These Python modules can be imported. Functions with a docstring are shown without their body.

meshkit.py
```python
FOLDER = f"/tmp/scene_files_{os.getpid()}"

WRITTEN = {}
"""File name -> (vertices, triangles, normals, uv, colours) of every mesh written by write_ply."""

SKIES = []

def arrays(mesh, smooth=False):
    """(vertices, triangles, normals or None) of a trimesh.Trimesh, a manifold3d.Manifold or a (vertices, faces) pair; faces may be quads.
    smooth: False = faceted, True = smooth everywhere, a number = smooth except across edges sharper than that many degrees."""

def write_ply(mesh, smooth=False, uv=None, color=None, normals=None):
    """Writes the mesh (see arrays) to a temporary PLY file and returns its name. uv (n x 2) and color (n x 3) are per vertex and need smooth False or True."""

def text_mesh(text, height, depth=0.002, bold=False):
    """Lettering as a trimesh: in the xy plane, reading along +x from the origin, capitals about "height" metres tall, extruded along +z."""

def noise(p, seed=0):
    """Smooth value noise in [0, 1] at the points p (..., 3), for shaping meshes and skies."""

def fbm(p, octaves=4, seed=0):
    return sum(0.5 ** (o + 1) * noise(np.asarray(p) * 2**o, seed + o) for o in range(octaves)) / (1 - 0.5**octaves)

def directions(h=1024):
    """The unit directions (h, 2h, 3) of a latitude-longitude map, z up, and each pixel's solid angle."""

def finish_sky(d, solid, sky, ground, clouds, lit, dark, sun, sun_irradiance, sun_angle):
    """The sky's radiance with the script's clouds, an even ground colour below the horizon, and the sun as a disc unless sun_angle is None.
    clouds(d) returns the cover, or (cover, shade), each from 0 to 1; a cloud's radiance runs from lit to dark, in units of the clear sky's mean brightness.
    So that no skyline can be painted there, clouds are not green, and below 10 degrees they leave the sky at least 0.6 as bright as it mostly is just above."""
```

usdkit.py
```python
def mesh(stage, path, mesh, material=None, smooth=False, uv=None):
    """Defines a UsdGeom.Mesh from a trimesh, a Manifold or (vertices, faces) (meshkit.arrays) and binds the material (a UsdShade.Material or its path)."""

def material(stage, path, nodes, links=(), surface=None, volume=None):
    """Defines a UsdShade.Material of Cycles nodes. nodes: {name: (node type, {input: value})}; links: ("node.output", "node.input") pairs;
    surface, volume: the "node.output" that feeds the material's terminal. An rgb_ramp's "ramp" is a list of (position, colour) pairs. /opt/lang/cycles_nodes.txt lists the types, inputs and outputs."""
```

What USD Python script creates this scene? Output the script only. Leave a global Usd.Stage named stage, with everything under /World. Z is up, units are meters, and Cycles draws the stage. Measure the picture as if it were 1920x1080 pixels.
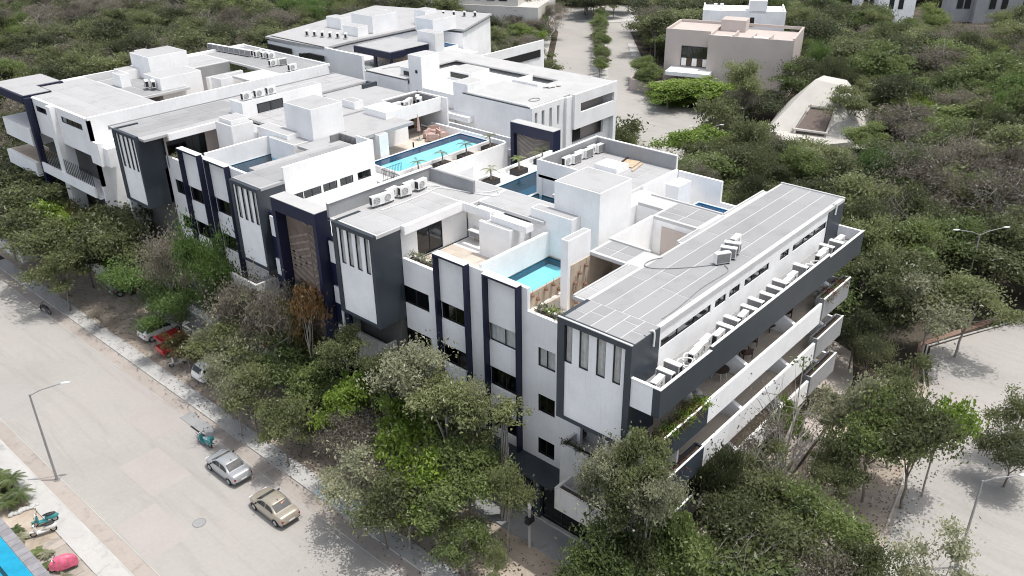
import math, random
import numpy as np
import usdkit
from pxr import Usd, UsdGeom, UsdLux, UsdShade, Gf, Sdf

stage = Usd.Stage.CreateInMemory()
UsdGeom.SetStageUpAxis(stage, 'Z'); UsdGeom.SetStageMetersPerUnit(stage, 1.0)
W = '/World'
UsdGeom.Xform.Define(stage, W); UsdGeom.Scope.Define(stage, W + '/Looks')
stage.SetDefaultPrim(stage.GetPrimAtPath(W))

# ---------------------------------------------------------------- camera, sky, sun, exposure
F = 1610.5
yaw, pitch, roll = 0.7314096, 0.480591, -0.01398
cam = UsdGeom.Camera.Define(stage, W + '/camera')
fw = np.array([math.cos(yaw)*math.cos(pitch), math.sin(yaw)*math.cos(pitch), -math.sin(pitch)])
r0 = np.array([math.sin(yaw), -math.cos(yaw), 0.0]); u0 = np.cross(r0, fw)
rt = math.cos(roll)*r0 + math.sin(roll)*u0; upv = -math.sin(roll)*r0 + math.cos(roll)*u0
M = Gf.Matrix4d(*[float(v) for v in (*rt, 0, *upv, 0, *(-fw), 0, 0, 0, 42.0, 1)])
cam.AddTransformOp().Set(M)
cam.CreateHorizontalApertureAttr(36.0); cam.CreateVerticalApertureAttr(20.25)
cam.CreateFocalLengthAttr(F/1920*36); cam.CreateClippingRangeAttr(Gf.Vec2f(0.5, 5000))
cam.CreateExposureAttr(0.42)
SUN = np.array([0.185, -0.196, 0.963]); SUN /= np.linalg.norm(SUN)
ELEV = math.asin(SUN[2]); ROT = math.atan2(SUN[0], SUN[1])
sky_mat = usdkit.material(stage, W+'/Looks/sky', {
    's': ('sky_texture', {'sky_type': 'single_scattering', 'sun_disc': False, 'sun_elevation': ELEV, 'sun_rotation': ROT, 'altitude': 20.0, 'aerosol_density': 3.5, 'ozone_density': 0.3}),
    'h': ('hsv', {'saturation': 0.5}), 'b': ('background_shader', {'strength': 0.15})}, [('s.color', 'h.color'), ('h.color', 'b.color')], surface='b.background')
dome = UsdLux.DomeLight.Define(stage, W+'/sky'); UsdShade.MaterialBindingAPI.Apply(dome.GetPrim()).Bind(sky_mat)
dome.GetPrim().SetCustomDataByKey('kind', 'structure')
sun = UsdLux.DistantLight.Define(stage, W+'/sun')
sun.CreateIntensityAttr(0.62); sun.CreateAngleAttr(0.53); sun.CreateColorAttr(Gf.Vec3f(1.0, 0.97, 0.93))
sun.GetPrim().CreateAttribute('inputs:normalize', Sdf.ValueTypeNames.Bool).Set(True)
zz = SUN; xx = np.cross([0, 1, 0], zz); xx /= np.linalg.norm(xx); yy = np.cross(zz, xx)
sun.AddTransformOp().Set(Gf.Matrix4d(*[float(v) for v in (*xx, 0, *yy, 0, *zz, 0, 0, 0, 100, 1)]))

# ---------------------------------------------------------------- materials
L = W + '/Looks/'
def stucco(name, base, dark=0.85, rough=0.85, scale=0.35, stain=0.5, bump=0.15, spec=0.25, fine=9.0):
    """plaster, concrete, stone: large soft soiling, fine grain, faint vertical runs"""
    b = np.array(base)
    return usdkit.material(stage, L+name, {
        'g': ('geometry', {}),
        'm': ('mapping', {'scale': (3.4, 3.4, 0.26)}),
        'n1': ('noise_texture', {'scale': scale, 'detail': 6.0, 'roughness': 0.62}),
        'n2': ('noise_texture', {'scale': 1.7, 'detail': 4.0, 'roughness': 0.6}),
        'n3': ('noise_texture', {'scale': fine, 'detail': 5.0, 'roughness': 0.7}),
        'r1': ('rgb_ramp', {'ramp': [(0.28, tuple(b*dark)), (0.62, tuple(b))]}),
        'r2': ('rgb_ramp', {'ramp': [(0.26, (dark, dark*0.99, dark*0.97)), (0.44, (1, 1, 1))]}),
        'r3': ('rgb_ramp', {'ramp': [(0.25, (0.90, 0.90, 0.89)), (0.7, (1, 1, 1))]}),
        'x1': ('mix', {'mix_type': 'multiply', 'fac': stain}),
        'x2': ('mix', {'mix_type': 'multiply', 'fac': 0.8}),
        'bu': ('bump', {'strength': bump, 'distance': 0.02}),
        'p': ('principled_bsdf', {'roughness': rough, 'specular_ior_level': spec})},
        [('g.position', 'n1.vector'), ('g.position', 'm.vector'), ('m.vector', 'n2.vector'), ('g.position', 'n3.vector'),
         ('n1.fac', 'r1.fac'), ('n2.fac', 'r2.fac'), ('n3.fac', 'r3.fac'), ('r1.color', 'x1.color1'), ('r2.color', 'x1.color2'),
         ('x1.color', 'x2.color1'), ('r3.color', 'x2.color2'), ('x2.color', 'p.base_color'), ('n3.fac', 'bu.height'), ('bu.normal', 'p.normal')], surface='p.BSDF')
def plain(name, base, rough=0.5, metal=0.0, spec=0.5, coat=0.0, var=0.12):
    b = np.array(base)
    return usdkit.material(stage, L+name, {
        'g': ('texture_coordinate', {}), 'n': ('noise_texture', {'scale': 3.0, 'detail': 4.0}),
        'r': ('rgb_ramp', {'ramp': [(0.3, tuple(b*(1-var))), (0.7, tuple(np.minimum(b*(1+var), 1)))]}),
        'p': ('principled_bsdf', {'roughness': rough, 'metallic': metal, 'specular_ior_level': spec, 'coat_weight': coat})},
        [('g.object', 'n.vector'), ('n.fac', 'r.fac'), ('r.color', 'p.base_color')], surface='p.BSDF')
def panelmat(name, base, var):
    """roof sheets and slabs: each piece takes its own tone"""
    b = np.array(base)
    return usdkit.material(stage, L+name, {
        'o': ('object_info', {}), 'g': ('geometry', {}),
        'n1': ('noise_texture', {'scale': 0.5, 'detail': 5.0, 'roughness': 0.65}), 'n3': ('noise_texture', {'scale': 8.0, 'detail': 5.0, 'roughness': 0.7}),
        'ro': ('rgb_ramp', {'ramp': [(0.0, tuple(b*(1-var))), (1.0, tuple(b*(1+var*0.6)))]}),
        'r1': ('rgb_ramp', {'ramp': [(0.30, (0.84, 0.835, 0.83)), (0.5, (1, 1, 1))]}), 'r3': ('rgb_ramp', {'ramp': [(0.3, (0.9, 0.9, 0.9)), (0.7, (1, 1, 1))]}),
        'x1': ('mix', {'mix_type': 'multiply', 'fac': 0.8}), 'x2': ('mix', {'mix_type': 'multiply', 'fac': 0.8}),
        'p': ('principled_bsdf', {'roughness': 0.9, 'specular_ior_level': 0.2})},
        [('o.random', 'ro.fac'), ('g.position', 'n1.vector'), ('g.position', 'n3.vector'), ('n1.fac', 'r1.fac'), ('n3.fac', 'r3.fac'),
         ('ro.color', 'x1.color1'), ('r1.color', 'x1.color2'), ('x1.color', 'x2.color1'), ('r3.color', 'x2.color2'), ('x2.color', 'p.base_color')], surface='p.BSDF')
def glassmat(name, tint, gl=0.06):
    return usdkit.material(stage, L+name, {
        't': ('transparent_bsdf', {'color': tint}), 'g': ('glossy_bsdf', {'color': (0.9, 0.95, 1.0), 'roughness': gl}),
        'w': ('layer_weight', {'blend': 0.5}), 'k': ('math', {'math_type': 'power', 'value2': 3.5}), 'f': ('math', {'math_type': 'multiply_add', 'value2': 0.8, 'value3': 0.06}), 'm': ('mix_closure', {})},
        [('w.facing', 'k.value1'), ('k.value', 'f.value1'), ('f.value', 'm.fac'), ('t.BSDF', 'm.closure1'), ('g.BSDF', 'm.closure2')], surface='m.closure')
def watermat(name, tint):
    return usdkit.material(stage, L+name, {
        'ge': ('geometry', {}), 'n': ('noise_texture', {'scale': 3.2, 'detail': 3.0, 'distortion': 0.6}), 'b': ('bump', {'strength': 0.25, 'distance': 0.05}),
        't': ('transparent_bsdf', {'color': tint}), 'g': ('glossy_bsdf', {'color': (1, 1, 1), 'roughness': 0.03}),
        'w': ('layer_weight', {'blend': 0.5}), 'k': ('math', {'math_type': 'power', 'value2': 4.5}), 'f': ('math', {'math_type': 'multiply_add', 'value2': 0.8, 'value3': 0.025}), 'm': ('mix_closure', {})},
        [('ge.position', 'n.vector'), ('n.fac', 'b.height'), ('b.normal', 'g.normal'), ('b.normal', 'w.normal'), ('w.facing', 'k.value1'), ('k.value', 'f.value1'), ('f.value', 'm.fac'), ('t.BSDF', 'm.closure1'), ('g.BSDF', 'm.closure2')], surface='m.closure')
def leafmat(name, stops, trans=0.46):
    """stops: dark to light leaf colours; varied per leaf, through the crown and from plant to plant"""
    return usdkit.material(stage, L+name, {
        'g': ('geometry', {}), 'o': ('object_info', {}),
        'n': ('noise_texture', {'scale': 0.55, 'detail': 3.0}),
        'a': ('math', {'math_type': 'multiply', 'value2': 0.46}), 'b': ('math', {'math_type': 'multiply_add', 'value2': 0.55}), 'c': ('math', {'math_type': 'multiply_add', 'value2': 0.30, 'value3': 0.0}),
        'r': ('rgb_ramp', {'ramp': [(0.22, stops[0]), (0.55, stops[1]), (0.9, stops[2])]}),
        'd': ('principled_bsdf', {'roughness': 0.38, 'specular_ior_level': 0.5}), 't': ('translucent_bsdf', {}), 'm': ('mix_closure', {'fac': trans})},
        [('g.position', 'n.vector'), ('g.random_per_island', 'a.value1'), ('n.fac', 'b.value1'), ('a.value', 'b.value3'), ('o.random', 'c.value1'), ('b.value', 'c.value3'),
         ('c.value', 'r.fac'), ('r.color', 'd.base_color'), ('r.color', 't.color'), ('d.BSDF', 'm.closure1'), ('t.BSDF', 'm.closure2')], surface='m.closure')

white = stucco('white_stucco', (0.83, 0.83, 0.825), dark=0.86, stain=0.5)
white2 = stucco('white_paint_roof', (0.46, 0.46, 0.455), dark=0.86, stain=0.4)
parapetw = stucco('weathered_white', (0.62, 0.61, 0.58), dark=0.72, stain=0.8)
grey_conc = stucco('grey_concrete', (0.30, 0.305, 0.31), dark=0.8, stain=0.6)
roofbase = stucco('roof_screed', (0.52, 0.52, 0.515), dark=0.9)
roofp = panelmat('roof_sheet', (0.305, 0.308, 0.312), 0.08)
roofl = panelmat('roof_sheet_pale', (0.40, 0.40, 0.40), 0.05)
slate = stucco('slate_panel', (0.030, 0.039, 0.049), dark=0.72, rough=0.45, spec=0.5, scale=0.5, bump=0.05)
navy = stucco('navy_paint', (0.0085, 0.0115, 0.034), dark=0.8, rough=0.5, spec=0.4, bump=0.05)
travert = stucco('travertine', (0.52, 0.43, 0.34), dark=0.72, scale=1.2, stain=0.7)
terrfl = panelmat('terrace_tile', (0.55, 0.49, 0.42), 0.10)
pinkst = stucco('pink_render', (0.49, 0.43, 0.395), dark=0.92)
coralst = stucco('pale_stone_render', (0.52, 0.50, 0.46), dark=0.86)
wood = plain('dark_timber', (0.05, 0.025, 0.014), 0.5)
wicker = plain('brown_wicker', (0.045, 0.028, 0.020), 0.7)
woodl = plain('plywood', (0.5, 0.37, 0.25), 0.8)
frame_m = plain('black_aluminium', (0.012, 0.012, 0.013), 0.4)
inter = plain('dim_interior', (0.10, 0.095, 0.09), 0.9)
curt = plain('pale_curtain', (0.72, 0.71, 0.68), 0.9)
black = plain('black_plastic', (0.010, 0.010, 0.011), 0.55)
acw = plain('white_enamel', (0.72, 0.72, 0.70), 0.45, var=0.05)
acg = plain('grey_grille', (0.20, 0.20, 0.20), 0.6)
steel = plain('galvanised_steel', (0.30, 0.30, 0.30), 0.45, metal=0.6)
pipew = plain('white_pipe', (0.72, 0.72, 0.70), 0.5)
hose = plain('grey_hose', (0.25, 0.25, 0.25), 0.6)
pooltile = stucco('pool_mosaic', (0.003, 0.085, 0.135), dark=0.82, rough=0.4, scale=0.8, fine=5.0)
poolmid = stucco('pool_mosaic_blue', (0.002, 0.040, 0.105), dark=0.86, rough=0.4, scale=0.8, fine=5.0)
pooldark = stucco('pool_mosaic_deep', (0.02, 0.20, 0.36), dark=0.8, rough=0.4, scale=0.8, fine=5.0)
poolteal = stucco('pool_mosaic_teal', (0.06, 0.40, 0.52), dark=0.8, rough=0.4, scale=1.5, fine=4.0)
water = watermat('pool_water', (0.50, 0.86, 0.95))
glass = glassmat('window_glass', (0.86, 0.88, 0.88))
glassd = glassmat('tinted_glass', (0.22, 0.23, 0.235))
soil = plain('planter_soil', (0.045, 0.032, 0.024), 0.95)
bark = stucco('grey_bark', (0.20, 0.175, 0.15), dark=0.55, scale=2.0, stain=0.9, bump=0.5)
barkp = stucco('pale_bark', (0.34, 0.315, 0.285), dark=0.6, scale=2.0, stain=0.9, bump=0.5)
lf_olive = leafmat('leaf_olive', [(0.0722, 0.0858, 0.0377), (0.1948, 0.2214, 0.097), (0.4024, 0.4232, 0.207)])
lf_green = leafmat('leaf_green', [(0.073, 0.1036, 0.0353), (0.1878, 0.2398, 0.0819), (0.4151, 0.451, 0.174)])
lf_bright = leafmat('leaf_bright', [(0.0881, 0.143, 0.0218), (0.2131, 0.3039, 0.051), (0.4216, 0.5098, 0.1015)], 0.4)
lf_feather = leafmat('leaf_feather', [(0.0503, 0.0892, 0.0228), (0.1268, 0.204, 0.0519), (0.2442, 0.3318, 0.096)], 0.4)
lf_pale = leafmat('leaf_pale', [(0.1382, 0.1472, 0.0901), (0.3258, 0.3349, 0.2158), (0.6541, 0.6541, 0.4677)])
lf_dark = leafmat('leaf_dark', [(0.0361, 0.047, 0.0212), (0.0918, 0.1063, 0.0497), (0.2157, 0.2323, 0.1179)])
lf_dry = leafmat('leaf_dry', [(0.0989, 0.0886, 0.0691), (0.2089, 0.1885, 0.1464), (0.343, 0.3135, 0.2462)])
lf_yellow = leafmat('leaf_yellow', [(0.0835, 0.0768, 0.0284), (0.2001, 0.1676, 0.0629), (0.4163, 0.3056, 0.1147)], 0.4)
lf_orange = leafmat('leaf_orange', [(0.1093, 0.0719, 0.0305), (0.2803, 0.1603, 0.0681), (0.4506, 0.2482, 0.1008)], 0.4)
lf_red = leafmat('leaf_red', [(0.0712, 0.0322, 0.0202), (0.2017, 0.0808, 0.0524), (0.348, 0.1656, 0.1091)], 0.4)

def groundmat(name, cols, scale=0.15, fine=6.0, speck=None, run=(1, 1, 1)):
    return usdkit.material(stage, L+name, {
        'g': ('geometry', {}), 'n1': ('noise_texture', {'scale': scale, 'detail': 8.0, 'roughness': 0.62, 'distortion': 0.4}), 'n2': ('noise_texture', {'scale': fine, 'detail': 6.0, 'roughness': 0.7}),
        'n4': ('noise_texture', {'scale': 0.9, 'detail': 6.0, 'roughness': 0.7, 'distortion': 0.8}),
        'r1': ('rgb_ramp', {'ramp': [(0.30, cols[0]), (0.5, cols[1]), (0.68, cols[2])]}), 'r2': ('rgb_ramp', {'ramp': [(0.28, (0.92, 0.92, 0.92)), (0.62, (1, 1, 1))]}),
        'mp': ('mapping', {'scale': run}), 'r4': ('rgb_ramp', {'ramp': speck or [(0.34, (0.80, 0.80, 0.79)), (0.46, (1, 1, 1))]}),
        'x': ('mix', {'mix_type': 'multiply', 'fac': 1.0}), 'x4': ('mix', {'mix_type': 'multiply', 'fac': 1.0}), 'b': ('bump', {'strength': 0.3, 'distance': 0.03}),
        'p': ('principled_bsdf', {'roughness': 0.92, 'specular_ior_level': 0.2})},
        [('g.position', 'n1.vector'), ('g.position', 'n2.vector'), ('g.position', 'mp.vector'), ('mp.vector', 'n4.vector'), ('n1.fac', 'r1.fac'), ('n2.fac', 'r2.fac'), ('n4.fac', 'r4.fac'), ('r1.color', 'x.color1'), ('r2.color', 'x.color2'),
         ('x.color', 'x4.color1'), ('r4.color', 'x4.color2'), ('x4.color', 'p.base_color'), ('n2.fac', 'b.height'), ('b.normal', 'p.normal')], surface='p.BSDF')
g_forest = groundmat('forest_floor', [(0.030, 0.025, 0.018), (0.055, 0.046, 0.034), (0.11, 0.095, 0.075)], 0.2, 4.0)
g_road = groundmat('road_concrete', [(0.305, 0.292, 0.270), (0.35, 0.337, 0.315), (0.365, 0.332, 0.318)], 0.05, 3.0, [(0.28, (0.88, 0.875, 0.87)), (0.5, (1, 1, 1))], (1.1, 0.09, 1))
g_strip = groundmat('gutter_concrete', [(0.30, 0.27, 0.24), (0.35, 0.315, 0.285), (0.37, 0.335, 0.305)], 0.15, 3.0)
g_walk = groundmat('sidewalk_concrete', [(0.38, 0.375, 0.365), (0.43, 0.425, 0.41), (0.46, 0.455, 0.44)], 0.2, 3.0)
g_sand = groundmat('sandy_ground', [(0.30, 0.25, 0.20), (0.38, 0.325, 0.265), (0.45, 0.395, 0.335)], 0.25, 3.5)
g_dark = groundmat('dark_paving', [(0.22, 0.23, 0.235), (0.27, 0.275, 0.28), (0.31, 0.31, 0.31)], 0.3, 3.0)
g_pave = panelmat('paving_slab', (0.36, 0.32, 0.28), 0.12)
g_path = groundmat('pink_path', [(0.35, 0.30, 0.265), (0.40, 0.355, 0.32), (0.44, 0.40, 0.365)], 0.2, 3.0)
kerb_m = stucco('kerb_concrete', (0.46, 0.45, 0.43), dark=0.75)
g_red = groundmat('red_gravel', [(0.15, 0.085, 0.06), (0.20, 0.13, 0.10), (0.28, 0.20, 0.16)], 0.6, 8.0)

# ---------------------------------------------------------------- mesh and prim helpers
class MB:
    def __init__(s): s.v = []; s.f = []; s.n = 0
    def add(s, v, f):
        v = np.asarray(v, float); s.v.append(v); s.f.append(np.asarray(f, int) + s.n); s.n += len(v); return s
    def quad(s, a, b, c, d): return s.add([a, b, c, d], [[0, 1, 2], [0, 2, 3]])
    def box(s, x0, x1, y0, y1, z0, z1):
        v = [(x, y, z) for z in (z0, z1) for y in (y0, y1) for x in (x0, x1)]
        return s.add(v, [[0, 2, 3], [0, 3, 1], [4, 5, 7], [4, 7, 6], [0, 1, 5], [0, 5, 4], [2, 6, 7], [2, 7, 3], [0, 4, 6], [0, 6, 2], [1, 3, 7], [1, 7, 5]])
    def prism(s, poly, z0, z1):
        p = np.array(poly, float)
        if np.sum(p[:, 0]*np.roll(p[:, 1], -1) - np.roll(p[:, 0], -1)*p[:, 1]) < 0: p = p[::-1]
        n = len(p); v = np.vstack([np.c_[p, np.full(n, z0)], np.c_[p, np.full(n, z1)]])
        f = [[i, (i+1) % n, n+(i+1) % n] for i in range(n)] + [[i, n+(i+1) % n, n+i] for i in range(n)]
        t = earclip(p)
        return s.add(v, f + [[a+n, b+n, c+n] for a, b, c in t] + [[c, b, a] for a, b, c in t])
    def sheet(s, poly, z):
        p = np.array(poly, float)
        if np.sum(p[:, 0]*np.roll(p[:, 1], -1) - np.roll(p[:, 0], -1)*p[:, 1]) < 0: p = p[::-1]
        return s.add(np.c_[p, np.full(len(p), z)], earclip(p))
    def tube(s, pts, rad, sides=6, caps=True):
        p = np.asarray(pts, float); rad = np.broadcast_to(rad, (len(p),))
        t = np.gradient(p, axis=0); t /= np.linalg.norm(t, axis=1, keepdims=True) + 1e-12
        ref = np.where(np.abs(t[:, 2:]) < 0.9, [0, 0, 1.0], [1.0, 0, 0]); a = np.cross(t, ref); a /= np.linalg.norm(a, axis=1, keepdims=True) + 1e-12
        b = np.cross(t, a); ang = np.arange(sides)*2*np.pi/sides
        v = (p[:, None] + rad[:, None, None]*(np.cos(ang)[None, :, None]*a[:, None] + np.sin(ang)[None, :, None]*b[:, None])).reshape(-1, 3)
        f = []
        for i in range(len(p)-1):
            for j in range(sides):
                q = [i*sides+j, i*sides+(j+1) % sides, (i+1)*sides+(j+1) % sides, (i+1)*sides+j]
                f += [[q[0], q[1], q[2]], [q[0], q[2], q[3]]]
        if caps:
            for j in range(1, sides-1): f += [[0, j+1, j], [(len(p)-1)*sides, (len(p)-1)*sides+j, (len(p)-1)*sides+j+1]]
        return s.add(v, f)
    def cyl(s, c, r, h, sides=16, axis=2, r2=None):
        c = np.array(c, float); d = np.zeros(3); d[axis] = h
        return s.tube([c, c+d], [r, r if r2 is None else r2], sides)
    def ring(s, c, R, r, axis=2, n=20, sides=5):
        a = np.arange(n+1)*2*np.pi/n; p = np.zeros((n+1, 3)); i, j = [k for k in range(3) if k != axis]
        p[:, i] = np.cos(a)*R; p[:, j] = np.sin(a)*R
        return s.tube(p+np.array(c), r, sides, caps=False)
    def sphere(s, c, r, n=8):
        v, f = [], []
        for i in range(n+1):
            th = math.pi*i/n
            for j in range(2*n): v.append((math.sin(th)*math.cos(math.pi*j/n), math.sin(th)*math.sin(math.pi*j/n), math.cos(th)))
        for i in range(n):
            for j in range(2*n):
                a, b = i*2*n+j, i*2*n+(j+1) % (2*n); c_, d = a+2*n, b+2*n
                if i > 0: f.append([a, c_, b])
                if i < n-1: f.append([b, c_, d])
        return s.add(np.array(v)*np.asarray(r)+np.array(c), f)
    def get(s): return (np.vstack(s.v), np.vstack(s.f))
    def rot(s, ang, c=(0, 0, 0)):
        ca, sa = math.cos(ang), math.sin(ang); R = np.array([[ca, -sa, 0], [sa, ca, 0], [0, 0, 1]]); c = np.array(c, float)
        s.v = [(v-c) @ R.T + c for v in s.v]; return s
def earclip(p):
    import trimesh, shapely.geometry as sg, mapbox_earcut as me
    return me.triangulate_float64(np.asarray(p, float), np.array([len(p)], np.uint32)).reshape(-1, 3)[:, ::1].tolist()

used = {}
def numbered(parent, name):
    k = (parent, name); n = used.get(k, 0); used[k] = n+1
    return f'{parent}/{name}' if n == 0 else f'{parent}/{name}_{n:03d}'
def tag(p, label=None, cat=None, group=None, kind=None):
    p = p.GetPrim() if hasattr(p, 'GetPrim') else p
    for k, v in (('label', label), ('category', cat), ('group', group), ('kind', kind)):
        if v: p.SetCustomDataByKey(k, v)
    return p
def thing(name, label, cat, loc=(0, 0, 0), rz=0.0, group=None, scale=None):
    x = UsdGeom.Xform.Define(stage, numbered(W, name))
    if tuple(loc) != (0, 0, 0): x.AddTranslateOp().Set(Gf.Vec3d(*map(float, loc)))
    if rz: x.AddRotateZOp().Set(float(math.degrees(rz)))
    if scale: x.AddScaleOp().Set(Gf.Vec3f(*scale))
    return tag(x, label, cat, group)
def obj(name, mb, mat, parent=None, smooth=False, label=None):
    path = numbered(str(parent.GetPath()) if parent is not None else W, name)
    m = usdkit.mesh(stage, path, mb.get() if isinstance(mb, MB) else mb, mat, smooth)
    p = m.GetPrim()
    if label: p.SetCustomDataByKey('label', label)
    return p
def struct(name, mb, mat, label=None, parent=None):
    p = obj(name, mb, mat, parent)
    return tag(p, label, None, None, 'structure')
def dup(root, loc, rz=0.0, label=None, group=None, scale=None, cat=None):
    was = root.GetCustomData(); nm = root.GetName()
    if nm[-4:-3] == '_' and nm[-3:].isdigit(): nm = nm[:-4]
    x = UsdGeom.Xform.Define(stage, numbered(W, nm))
    x.GetPrim().GetReferences().AddInternalReference(root.GetPath())
    x.ClearXformOpOrder()
    for a in ('xformOp:translate', 'xformOp:rotateZ', 'xformOp:scale'):
        pass
    t = x.GetPrim().GetAttribute('xformOp:translate'); 
    ops = []
    x = UsdGeom.Xformable(x.GetPrim())
    o = x.AddTranslateOp(opSuffix='put'); o.Set(Gf.Vec3d(*map(float, loc))); ops.append(o)
    if rz: o = x.AddRotateZOp(opSuffix='put'); o.Set(float(math.degrees(rz))); ops.append(o)
    if scale: o = x.AddScaleOp(opSuffix='put'); o.Set(Gf.Vec3f(*map(float, scale))); ops.append(o)
    x.SetXformOpOrder(ops)
    x.GetPrim().SetInstanceable(True)
    return tag(x, label or was['label'], cat or was['category'], group or was.get('group'))
ORD = ['first', 'second', 'third', 'fourth', 'fifth', 'sixth', 'seventh', 'eighth', 'ninth', 'tenth', 'eleventh', 'twelfth', 'thirteenth', 'fourteenth', 'fifteenth', 'sixteenth', 'seventeenth', 'eighteenth', 'nineteenth', 'twentieth']

def wall(mb, ax, c0, c1, a0, a1, z0, z1, holes=()):
    """a wall slab: ax 'x' = constant x from c0 to c1, running along y from a0 to a1; 'y' the other way; holes are (a0, a1, z0, z1)"""
    cuts = sorted({a0, a1, *[min(max(h[k], a0), a1) for h in holes for k in (0, 1)]})
    for l, r in zip(cuts[:-1], cuts[1:]):
        if r-l < 1e-6: continue
        m = (l+r)/2; hs = sorted((h[2], h[3]) for h in holes if h[0] < m < h[1]); z = z0
        for b, t in hs + [(z1, z1)]:
            if b > z+1e-6:
                if ax == 'x': mb.box(c0, c1, l, r, z, b)
                else: mb.box(l, r, c0, c1, z, b)
            z = max(z, t)
    return mb
def window(parent, ax, c, inn, a0, a1, z0, z1, mull=1, gl=None, curtain=False, name='window', fr=0.05, hbar=None):
    """frame at plane c set back to the inside (inn = +1/-1), panes and, where seen, a curtain behind"""
    def bx(mb, a, b, d0, d1, zl, zh):
        x0, x1 = sorted((c+inn*d0, c+inn*d1))
        return mb.box(x0, x1, a, b, zl, zh) if ax == 'x' else mb.box(a, b, x0, x1, zl, zh)
    m = MB(); e = 0.002
    bx(m, a0+e, a0+fr, .05, .13, z0+e, z1-e); bx(m, a1-fr, a1-e, .05, .13, z0+e, z1-e)
    bx(m, a0+fr, a1-fr, .05, .13, z0+e, z0+fr); bx(m, a0+fr, a1-fr, .05, .13, z1-fr, z1-e)
    for k in range(1, mull+1):
        p = a0+(a1-a0)*k/(mull+1); bx(m, p-fr*.6, p+fr*.6, .052, .128, z0+fr, z1-fr)
    if hbar: bx(m, a0+fr, a1-fr, .054, .126, hbar-.03, hbar+.03)
    w = obj(name, m, frame_m, parent)
    for k in range(mull+1):
        p0 = a0+(a1-a0)*k/(mull+1)+fr; p1 = a0+(a1-a0)*(k+1)/(mull+1)-fr
        obj('pane', (MB().quad((c+inn*.09, p0-.01, z0+fr-.01), (c+inn*.09, p1+.01, z0+fr-.01), (c+inn*.09, p1+.01, z1-fr+.01), (c+inn*.09, p0-.01, z1-fr+.01)) if ax == 'x' else MB().quad((p0-.01, c+inn*.09, z0+fr-.01), (p1+.01, c+inn*.09, z0+fr-.01), (p1+.01, c+inn*.09, z1-fr+.01), (p0-.01, c+inn*.09, z1-fr+.01))), gl or glassd, w)
    if curtain:
        n = 28; A = np.linspace(a0+.03, a1-.03, n); D = c+inn*(0.20+0.03*np.sin(np.arange(n)*1.9))
        v = []
        for a, d in zip(A, D):
            for z in (z0+.02, z1-.02): v.append((d, a, z) if ax == 'x' else (a, d, z))
        obj('curtain', (np.array(v), np.array([[2*i, 2*i+1, 2*i+3, 2*i+2] for i in range(n-1)])), curt, w)
    return w
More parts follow.
